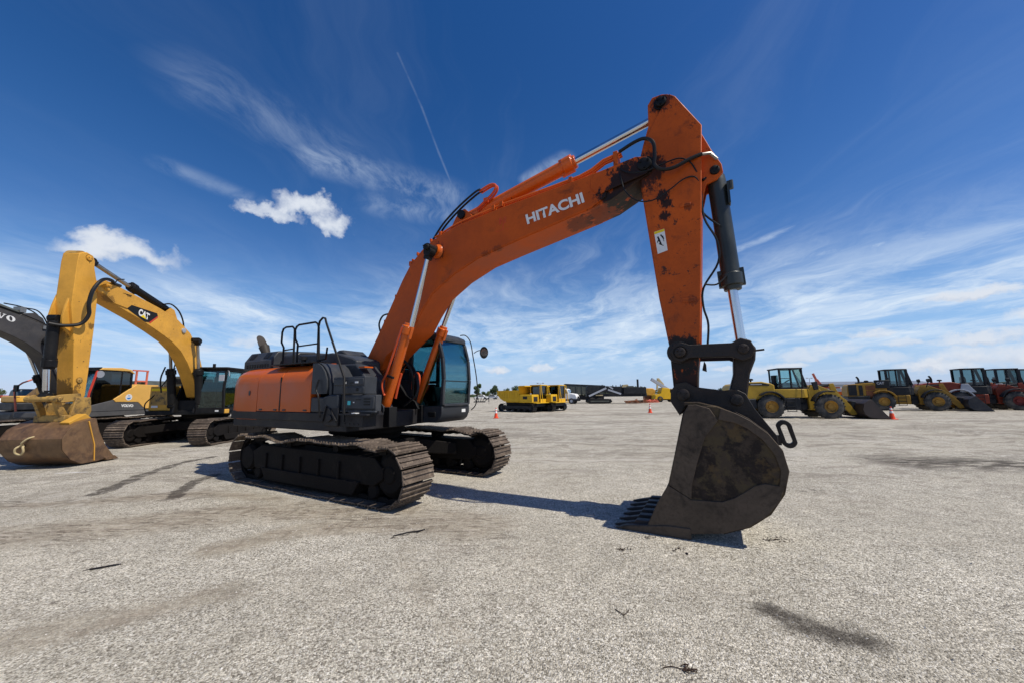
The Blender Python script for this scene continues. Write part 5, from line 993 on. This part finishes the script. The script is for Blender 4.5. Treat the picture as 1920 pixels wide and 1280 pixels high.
def cone(label, loc, h=.74, base=True):
    root = thing('traffic_cone', label, 'cone', (*loc, 0), rnd.uniform(-40, 40), 'cones set out round the yard')
    MB().box(-.19, .19, -.19, .19, 0, .035).build('base', M['coneo'], root, bevel=.01)
    z0, r0, r1 = .035, .14, .03; rr = lambda z: r0+(r1-r0)*(z-z0)/(h-z0)
    def sec(a, b, m, nm, g=0): return MB().lathe((0, 0, 0), (0, 0, 1), [(a, rr(a)+g), (b, rr(b)+g)], n=20).build(nm, m, root)
    sec(z0, h, M['coneo'], 'body'); sec(.36, .50, M['conew'], 'reflective_collar', .003); sec(.56, .66, M['conew'], 'reflective_collar', .003)
cone('orange cone with white collars, on the open gravel left of the tracked dumpers', (-1.2, 27.0))
cone('orange cone with white collars, by itself between the dumpers and the excavator bucket', (11.63, 31.82), .76)
cone('orange cone standing before the wheel of the black and yellow loader', (22.41, 22.28), .74)
cone('orange cone mostly hidden behind the rim of the excavator bucket', (17.3, 26.4), .74)

# ------------------------------------------------------------------ far side of the yard
def truck(label, loc, deg):
    root = thing('truck', label, 'truck', loc, deg)
    MB().prism([(1.9, .75), (2.0, 1.1), (1.75, 1.55), (.75, 1.72), (.70, .75)], -.85, .85).build('bonnet', M['white'], root, bevel=.12, seg=3)
    c = MB().prism([(-.9, .8), (-.9, 2.3), (-.75, 2.42), (.25, 2.42), (.42, 2.32), (.72, 1.7), (.72, .8)], -.95, .95).build('cab', M['white'], root, bevel=.06, seg=3)
    MB().add([(.49, -.8, 2.26), (.49, .8, 2.26), (.76, .8, 1.72), (.76, -.8, 1.72)], [(0, 1, 2, 3)]).build('windscreen', M['glass_dark'], c); MB().prism([(-.5, 1.65), (-.5, 2.25), (.3, 2.25), (.58, 1.65)], -.965, -.96).build('side_window', M['glass_dark'], c)
    MB().prism([(1.4, .45), (2.08, .45), (2.08, .75), (1.4, .75)], -.98, .98).build('bumper', M['ldark'], root, bevel=.03)
    MB().box(-4.5, 1.6, -.4, .4, .5, .75).build('chassis', M['ldark'], root); MB().box(-4.6, -1.0, -1.1, 1.1, .9, 2.1).build('box_body', M['white'], root, bevel=.02)
    MB().box(1.99, 2.02, -.45, .45, .85, 1.2).build('grille', M['ldark'], root)
    for x in (1.1, -3.2):
        for s_ in (-1, 1):
            w_ = MB().lathe((x, s_*.82-.14, .46), (0, 1, 0), [(0, .05), (0, .44), (.03, .46), (.25, .46), (.28, .44), (.28, .05)], n=22).build('wheel', M['tyre'], root); MB().lathe((x, s_*.97, .46), (0, s_, 0), [(0, .02), (0, .22), (.01, .22), (.01, .02)], n=14).build('rim', M['silver'], w_)
truck('white bonneted truck half hidden behind the second tracked dumper', (8.7, 60.6, 0), -25)
root = thing('hopper_trailer', 'long grey-green hopper trailer with a dark top edge, behind the white truck', 'trailer', (12.6, 66.5, 0), -3)
MB().prism([(-3.2, 3.2), (-3.0, 2.6), (-1.6, 1.5), (3.2, 1.3), (3.6, 2.7), (3.4, 2.85)], -1.25, 1.25).build('hopper', M['grn'], root, bevel=.03); MB().prism([(-3.3, 3.12), (-3.3, 3.35), (3.6, 2.98), (3.6, 2.78)], -1.3, 1.3).build('top_rail', M['ldark'], root)
f = MB()
for k in range(6): f.box(-2.4+k*1.0, -2.3+k*1.0, -1.32, -1.25, 1.6, 2.9)
f.build('side_rib', M['grn'], root); MB().prism([(-1.5, 1.4), (-1.2, .6), (3.4, .25), (3.5, 1.3)], -.9, .9).build('underframe', M['ldark'], root)
for x in (1.4, 2.6): MB().lathe((x, -1.1, .5), (0, 1, 0), [(0, .05), (0, .48), (.3, .48), (.3, .05)], n=20).build('wheel', M['tyre'], root)
root = thing('crushing_machine', 'long black tracked crushing machine with pale folded conveyors on its side', 'crusher', (15.3, 60.3, 0), -4)
MB().box(-3.4, 6.0, -.9, .9, 1.1, 1.6).box(-3.3, -1.4, -1.1, 1.1, 1.6, 2.7).box(2.4, 5.9, -1.1, 1.1, 1.5, 2.55).prism([(-3.4, 2.0), (-3.2, 2.85), (2.4, 2.65), (2.4, 1.5)], -.7, .7).build('body', M['ldark'], root, bevel=.03)
for s_ in (-1, 1): 
    t = MB().prism([(-3.4, .35), (-3.1, .08), (.2, .08), (.5, .35), (.3, .75), (-3.2, .75)], s_*1.1-.25, s_*1.1+.25).build('crawler_track', M['black'], root, bevel=.05)
    MB().box(-2.9, 0, s_*1.1-.27, s_*1.1+.27, .3, .5).build('track_frame', M['grn'], t)
MB().beam((-3.1, -1.25, 1.2), (-.35, -1.25, 2.45), .1, .28).build('conveyor', M['silver'], root); MB().beam((-.1, -1.28, 2.2), (1.9, -1.28, 1.5), .1, .26).beam((.1, -1.2, 2.7), (.7, -1.2, 2.3), .1, .2).build('conveyor', M['silver'], root)
MB().box(-2.0, -.9, -1.15, -1.1, 1.25, 1.4).build('label_plate', M['beige'], root); MB().box(3.0, 4.0, -1.0, .2, 2.5, 2.75).build('engine_box', M['grn'], root)
e = MB()
for x in (-1.9, -1.3, -.8, -.35, .9, 1.4, 2.1): e.cyl((x, -.2, 2.5), (x, -.2, 2.95+.1*math.sin(x*7)), .10, .05, n=8)
e.build('roller_post', M['ldark'], root)
MB().tube([(4.9, 0, 2.5), (4.9, 0, 3.8)], .16, n=10, smooth=False).build('exhaust_pipe', M['ldark'], root); MB().box(5.05, 5.2, -.9, -.6, 1.2, 2.7).build('side_post', M['silver'], root)
MB().prism([(2.2, 2.55), (2.4, 2.95), (3.1, 3.0), (3.4, 2.6)], -.8, .2).build('feed_hopper', M['beige'], root)
for k, (x, y, s_, mt, nm, lb) in enumerate([(18.7, 58.6, .30, 'rusty', 'scrap_frame', 'rusty steel frame lying low before the black crushing machine'), (20.3, 59.6, .34, 'rusty', 'scrap_frame', 'brown steel cradle on the ground right of the black crushing machine'), (22.9, 61.5, .30, 'pink', 'pallet_stack', 'pinkish pile of planks in front of the yellow bin')]):
    b = MB(); r = random.Random(k)
    for j in range(7): a = r.uniform(-.5, .5); b.beam((x-1.0+j*.25, y-.4, .1+s_*r.random()), (x-.6+j*.3, y+.5+a, .1+s_*2*r.random()), .10, .10)
    for j in range(4): b.beam((x-1.1, y-.3+.25*j, .08+.1*j), (x+1.1, y-.3+.25*j, .12+.12*j), .1, .1)
    tag(b.build(nm, M[mt], None), lb, 'scrap')
root = thing('bin', 'rounded yellow bin between the black crushing machine and the yellow forklift', 'bin', (25.0, 68.5, 0), 0)
MB().prism([(-1.1, 1.2), (-1.1, 2.1), (-.6, 2.45), (.5, 2.45), (1.0, 2.1), (.7, 1.0)], -.8, .8).build('drum', M['catplain'], root, bevel=.15, seg=3); MB().box(-.9, .7, -.6, .6, .0, 1.1).build('stand', M['rusty'], root, bevel=.03)
root = thing('telehandler', 'yellow telehandler with its grey lifting arm raised to the left', 'telehandler', (27.2, 66.3, 0), 180)
MB().prism([(-1.7, .5), (-1.7, 1.2), (-.9, 1.5), (-.3, 2.4), (.9, 2.5), (1.2, 1.5), (2.2, 1.2), (2.3, .5)], -.9, .9).build('body', M['dump'], root, bevel=.06)
c = MB().box(-1.5, -.4, -.85, .1, 1.4, 2.35).build('cab', M['beige'], root, bevel=.05); MB().box(-1.52, -.5, -.86, .11, 1.6, 2.15).build('window', M['glass_dark'], c)
MB().box(-1.5, -.4, .86, .9, 1.6, 2.2).build('side_window', M['glass_dark'], c)
MB().beam((-.6, .5, 1.9), (2.6, .5, 4.0), .45, .5).build('lifting_arm', M['silver'], root, bevel=.02)
for x in (-1.0, 1.4):
    for s_ in (-1, 1): wheel(root, x, s_*.85, s_, .5, .35)
root = thing('excavator', 'small beige excavator far off, its arm bent sharply behind the yellow telehandler', 'excavator', (32.5, 80.5, 0), 180)
MB().beam((0, 0, 2.2), (-.1, 0, 3.2), .3, .4).beam((-.1, 0, 3.2), (1.0, 0, 4.6), .3, .5).build('boom', M['beige'], root, bevel=.03); MB().beam((1.0, 0, 4.7), (1.3, 0, 2.2), .25, .35).build('arm', M['beige'], root, bevel=.03)
MB().box(-1.6, .6, -1.0, 1.0, 1.0, 2.3).build('house', M['beige'], root, bevel=.05); MB().box(-2.0, 1.6, -1.2, 1.2, .05, .85).build('crawler', M['ldark'], root, bevel=.2, seg=3)
# far right
root = thing('excavator', 'orange excavator seen over the bucket arm of the mustard yellow loader', 'excavator', (64.0, 75.5, 0), 150)
MB().box(-1.6, 1.4, -1.3, 1.3, 1.1, 2.4).build('house', M['lred'], root, bevel=.1); MB().box(.2, 1.4, .2, 1.2, 2.0, 3.0).build('cab', M['ldark'], root, bevel=.05)
MB().beam((.8, -.2, 2.0), (1.8, -.2, 3.9), .4, .6).beam((1.8, -.2, 3.9), (2.2, -.2, 5.2), .3, .4).build('boom', M['pink'], root, bevel=.03); MB().box(-2.2, 2.0, -1.5, 1.5, .05, 1.0).build('crawler', M['ldark'], root, bevel=.3, seg=3)
root = thing('excavator', 'low bright orange excavator body behind the lift arms of the mustard yellow loader', 'excavator', (51.6, 61.0, 0), -30)
MB().box(-1.8, 1.6, -1.2, 1.2, 1.0, 2.0).build('house', M['orange_cyl'], root, bevel=.15, seg=3); MB().box(-1.6, 1.4, -1.25, -1.2, 1.5, 2.0).build('side_panel', M['silver'], root, bevel=.02); MB().box(-2, 2, -1.3, 1.3, .05, .9).build('crawler', M['ldark'], root, bevel=.3, seg=3)
root = thing('warehouse', 'long low grey warehouse roof on the skyline behind the wheel loaders', 'warehouse', (137, 152, 0), -4)
MB().box(-24, 26, -8, 8, 0, 3.9).build('wall', M['silver'], root); MB().prismx([(-8.6, 3.9), (8.6, 3.9), (0, 5.2)], -24.6, 26.6).build('roof', paint('grey_blue_roof', (.19, .21, .25), .6), root)
for k in range(4): MB().box(-20+k*9, -17+k*9, -8.06, -8.0, .1, 3.0).build('roller_door', M['white'], root)
def pole(label, x, y, h):
    root = thing('light_pole', label, 'light pole', (x, y, 0)); MB().cyl((0, 0, 0), (0, 0, h), .14, .08, n=10).build('pole', M['silver'], root); MB().box(-1.1, 1.1, -.06, .06, h-.1, h).build('crossbar', M['silver'], root)
    for s_ in (-1, 1): MB().box(s_*.9-.3, s_*.9+.3, -.2, .2, h-.05, h+.2).build('floodlight', M['silver'], root, bevel=.03)
pole('thin light pole with two floodlights, rising behind the tracked dumpers', 9.0, 120, 4.9); pole('thin light pole on the skyline, just left of the warehouse roof', 111.9, 140, 6.3)
# far left
root = thing('pickup_truck', 'white pickup truck at the left edge, partly behind the excavator tracks', 'pickup truck', (-43.5, 31.5, 0), -20)
MB().prism([(-2.6, .5), (-2.6, 1.15), (-.6, 1.2), (-.2, 1.75), (1.0, 1.8), (1.7, 1.25), (2.7, 1.1), (2.8, .5)], -.95, .95).build('body', M['white'], root, bevel=.08, seg=3); MB().prism([(-.15, 1.25), (-.02, 1.68), (.95, 1.7), (1.45, 1.25)], -.96, -.94).build('side_window', M['glass_dark'], root)
for x in (-1.7, 1.8): wheel(root, x, -.85, -1, .42, .28, 'silver'); wheel(root, x, .85, 1, .42, .28, 'silver')
root = thing('wheel_loader', 'red machine with a rounded dark cab, behind the white pickup truck', 'wheel loader', (-52.0, 39.5, 0), -15)
MB().prism([(-3.2, .8), (-3.2, 1.6), (-1.4, 2.1), (.4, 1.7), (3.0, .95), (3.0, .6)], -.9, .9).build('body', M['red'], root, bevel=.08, seg=3); c = MB().prism([(-.6, 1.6), (-.2, 2.7), (1.2, 2.75), (1.7, 1.5)], -.8, .8).build('cab', M['glass_dark'], root, bevel=.2, seg=3)
for x in (-2.0, 1.8): wheel(root, x, -.9, -1, .65, .4, 'redrim'); wheel(root, x, .9, 1, .65, .4, 'redrim')
root = thing('excavator', 'yellow excavator rear with black lower casing, seen under the arm of the charcoal boom', 'excavator', (-38.2, 29.6, 0), 160)
h = MB().box(-1.6, 1.0, -1.2, 1.2, 1.45, 1.95).build('engine_hood', M['catplain'], root, bevel=.08); MB().box(-1.8, 1.6, -1.4, 1.4, .85, 1.45).build('house', M['ldark'], root, bevel=.1); MB().box(-2.2, 2.0, -1.5, 1.5, .05, .8).build('crawler', M['ldark'], root, bevel=.25, seg=3)
MB().prism([(.2, 1.3), (.2, 1.9), (-4.6, 3.9), (-5.6, 3.7), (-5.0, 3.2)], -.3, .3).build('boom', M['catdirty'], root, bevel=.03); MB().beam((-5.3, 0, 3.6), (-5.6, 0, .8), .35, .4).build('arm', M['catdirty'], root, bevel=.03)

# parked cars and scrub far away, left of the dumpers
for k, (x, y, c_, lb) in enumerate([(-9.8, 118, 'white', 'white car far off beyond the yard, nearest to the dumper bed'), (-6.6, 119, 'silver', 'silver car far off, left of the dumper bed'), (-4.6, 121, 'white', 'second white car far off, touching the dumper bed')]):
    root = thing('parked_car', lb, 'car', (x, y, 0), 8*k-6, 'cars parked beyond the yard')
    MB().prism([(-2.1, .35), (-2.1, .85), (-1.2, .95), (-.7, 1.4), (.7, 1.42), (1.2, .95), (2.1, .8), (2.1, .35)], -.85, .85).build('body', M[c_], root, bevel=.06); MB().prism([(-1.0, .95), (-.6, 1.33), (.62, 1.34), (1.0, .95)], -.87, .87).build('window', M['glass_dark'], root)
    for xx in (-1.3, 1.3): MB().cyl((xx, -.88, .33), (xx, .88, .33), .33, n=14).build('wheel', M['tyre'], root)
root = thing('attachment', 'small dark implement standing alone on the gravel right of the orange excavator cab', 'implement', (-6.5, 78, 0), 10)
b = MB()
for k in range(5): b.beam((-1.0+k*.4, 0, .1), (-1.6+k*.8, .3, 1.0+.25*(k % 2)), .1, .12)
b.box(-1.6, .8, -.3, .3, .0, .22).box(1.5, 1.6, -.3, .3, 0, 1.3).box(-3.2, -2.8, -.2, .2, 0, .5); b.build('frame', M['ldark'], root, bevel=.01)

# ------------------------------------------------------------------ trees on the skyline
def leaf_mat(name, c):
    m, t, b, P = new_mat(name)
    t.put(b.inputs['Base Color'], t.mix(t.ramp(t.noise(P, .9, 4, .6), .35, .65), tuple(x*.6 for x in c), tuple(x*1.35 for x in c))); b.inputs['Roughness'].default_value = .7; b.inputs['Specular IOR Level'].default_value = .2
    return m
LM = [leaf_mat('dark_foliage', (.040, .062, .026)), leaf_mat('green_foliage', (.055, .085, .030)), leaf_mat('olive_foliage', (.10, .13, .04))]
BARK = plain('bark', (.10, .075, .055), .9)
def tree(label, x, y, h, w_, mt=0, seed=1, n=1500, group='trees on the skyline', base=.30):
    root = thing('tree', label, 'tree', (x, y, 0), 0, group); r = random.Random(seed)
    tr = MB(); tr.tube([(0, 0, -.1), (.05, 0, h*.25), (0, .05, h*.5), (.05, 0, h*.8)], h*.028, n=7)
    lobes = []
    for k in range(9):
        a = r.uniform(0, 6.28); q_ = r.uniform(.15, .75)*w_/2; z = h*r.uniform(base+.12, .86); lobes.append((q_*math.cos(a), q_*math.sin(a), z, w_*r.uniform(.16, .28)*(1.1-.4*z/h)))
        tr.beam((0, 0, z*.55), (q_*math.cos(a), q_*math.sin(a), z), h*.014, h*.014)
    tr.build('trunk', BARK, root)
    c = MB()
    for i in range(n):
        lx, ly, lz, lr = lobes[r.randrange(9)]; d_ = Vector((r.gauss(0, 1), r.gauss(0, 1), r.gauss(0, .8))).normalized()*lr*r.uniform(.45, 1.12)
        p = Vector((lx, ly, lz))+d_; s_ = h*r.uniform(.015, .033); a = Vector((r.gauss(0, 1), r.gauss(0, 1), r.gauss(0, 1))).normalized(); b = a.orthogonal().normalized()
        c.add([p-a*s_-b*s_*.6, p+a*s_-b*s_*.5, p+a*s_*.8+b*s_*.7, p-a*s_*.7+b*s_*.6], [(0, 1, 2, 3)])
    c.build('crown', LM[mt], root)
def sky_tree(label, px, top, y, w_px, mt, seed, n=2000):
    tree(label, (px-960)/693*y, y, 1.73+(737-.0105*(px-960)-top)/693*y, w_px/693*y, mt, seed, n, base=.12)
sky_tree('tall loose tree nearest to the orange excavator cab on the skyline', 895, 716, 150, 17, 1, 1, 3000)
sky_tree('small thin tree between the two taller ones right of the cab', 907, 730, 155, 9, 1, 2)
sky_tree('round dark tree standing left of the dumper beds', 928, 721, 150, 22, 0, 3, 3000)
sky_tree('low bushy tree right behind the nearer dumper bed', 948, 726, 155, 18, 0, 4)
sky_tree('dark tree showing over the nearer dumper bed and hood', 966, 722, 150, 20, 0, 5)
sky_tree('small olive tree low behind the cars left of the dumper', 914, 731, 170, 12, 2, 6)
ORD = ('first', 'second', 'third', 'fourth', 'fifth', 'sixth', 'seventh', 'eighth')
for k, (px, tp) in enumerate([(1118, 722), (1128, 721), (1140, 722), (1150, 722), (1163, 723), (1176, 723), (1187, 722), (1200, 724)]):
    sky_tree(ORD[k]+' dark tree from the left in the row behind the black crushing machine', px, tp, 170, 17, 0, 20+k, 1200)
for k, (px, tp) in enumerate([(1322, 729), (1333, 727), (1345, 725), (1352, 726), (1364, 724), (1374, 727)]):
    sky_tree(ORD[k]+' dark tree from the left in the low row between arm and bucket link', px, tp, 170, 15, 0, 40+k, 1200)
tree('green tree whose crown just shows at the left edge above the red machine', -73.5, 52, 3.2, 3.4, 2, 60, 1500, None, .45)
b_ = MB(); r = random.Random(5)
for i in range(9000):
    x = r.uniform(-150, 330); y = 205+r.uniform(-8, 8); z = r.random()**1.6*(2.6+1.2*math.sin(x*.11)+.8*math.sin(x*.37+1)); s_ = r.uniform(.3, .8)
    a = Vector((r.gauss(0, 1), r.gauss(0, 1), r.gauss(0, 1))).normalized(); q_ = a.orthogonal().normalized(); p = Vector((x, y, z)); b_.add([p-a*s_-q_*s_*.6, p+a*s_-q_*s_*.5, p+a*s_*.8+q_*s_*.7, p-a*s_*.7+q_*s_*.6], [(0, 1, 2, 3)])
tag(b_.build('far_wood', LM[0]), 'low dark line of far-off scrub and woodland along the horizon', 'woodland', kind='stuff')

# ------------------------------------------------------------------ litter lying on the gravel
TW = plain('dry_twig', (.045, .028, .02), .9); RB = plain('black_rubber_scrap', (.012, .011, .014), .6)
def litter(name, label, cat, x, y, mb, m=TW):
    o = mb.build(name, m); o.location = (x, y, 0); tag(o, label, cat)
litter('twig', 'forked brown twig lying alone on the gravel in front of the excavator bucket', 'twig', .855, 3.194, MB().tube([(-.045, .05, .004), (-.02, -.005, .008), (.0, -.035, .005)], .0035, n=5).tube([(.0, -.03, .006), (.035, .0, .008), (.06, .045, .004)], .003, n=5))
t_ = MB(); r = random.Random(4)
for k in range(9):
    a = r.uniform(0, 6.3); t_.tube([(r.uniform(-.04, .04), r.uniform(-.02, .02), .005), (.03*math.cos(a), .03*math.sin(a), .018), (.06*math.cos(a+.6), .04*math.sin(a+.6), .006)], .0028, n=5)
t_.tube([(-.02, 0, .006), (-.09, .03, .006), (-.15, .02, .004)], .003, n=5)
litter('weed', 'small tangle of dry dark weed on the gravel at the bottom edge', 'dry weed', 1.08, 2.58, t_)
def leafpile(x, y, s_, seed, n, label):
    b = MB(); r = random.Random(seed)
    for k in range(n):
        px_, py_ = r.gauss(0, s_), r.gauss(0, s_*.4); a = r.uniform(0, 6.3); l = r.uniform(.008, .02); u = Vector((math.cos(a)*l, math.sin(a)*l, r.uniform(-.004, .006))); v = Vector((-math.sin(a)*l*.45, math.cos(a)*l*.45, .003)); c = Vector((px_, py_, .008))
        b.add([c-u, c-v, c+u, c+v, c+Vector((0, 0, .006))], [(0, 1, 4), (1, 2, 4), (2, 3, 4), (3, 0, 4)])
    litter('dead_leaves', label, 'dead leaves', x, y, b)
leafpile(1.207, 4.384, .045, 1, 22, 'little heap of dead brown leaves on the gravel below the bucket teeth')
leafpile(1.6, 4.726, .04, 2, 12, 'few scattered dead leaves close to the shadow under the bucket')
leafpile(1.79, 4.369, .045, 3, 12, 'short line of dead leaves next to a black pebble below the bucket')
leafpile(3.07, 4.62, .09, 5, 26, 'wisp of dead leaves on the gravel just right of the bucket')
litter('pebble', 'round black pebble on the gravel below the bucket', 'pebble', 1.858, 4.258, MB().lathe((0, 0, 0), (0, 0, 1), [(0, .010), (.006, .016), (.014, .012), (.019, .002)], n=10), RB)
litter('rubber_strip', 'torn black rubber strip lying on the gravel at the left', 'rubber strip', -4.21, 4.09, MB().tube([(-.10, -.06, .006), (-.04, -.035, .012), (.0, .0, .008), (.04, .01, .014), (.09, .06, .006)], .008, n=6), RB)
litter('rubber_strip', 'torn black rubber strip lying in front of the near track of the orange excavator', 'rubber strip', -1.32, 4.95, MB().tube([(-.17, -.10, .006), (-.08, -.05, .012), (.0, .02, .008), (.10, .03, .014), (.17, .11, .006)], .008, n=6), RB)
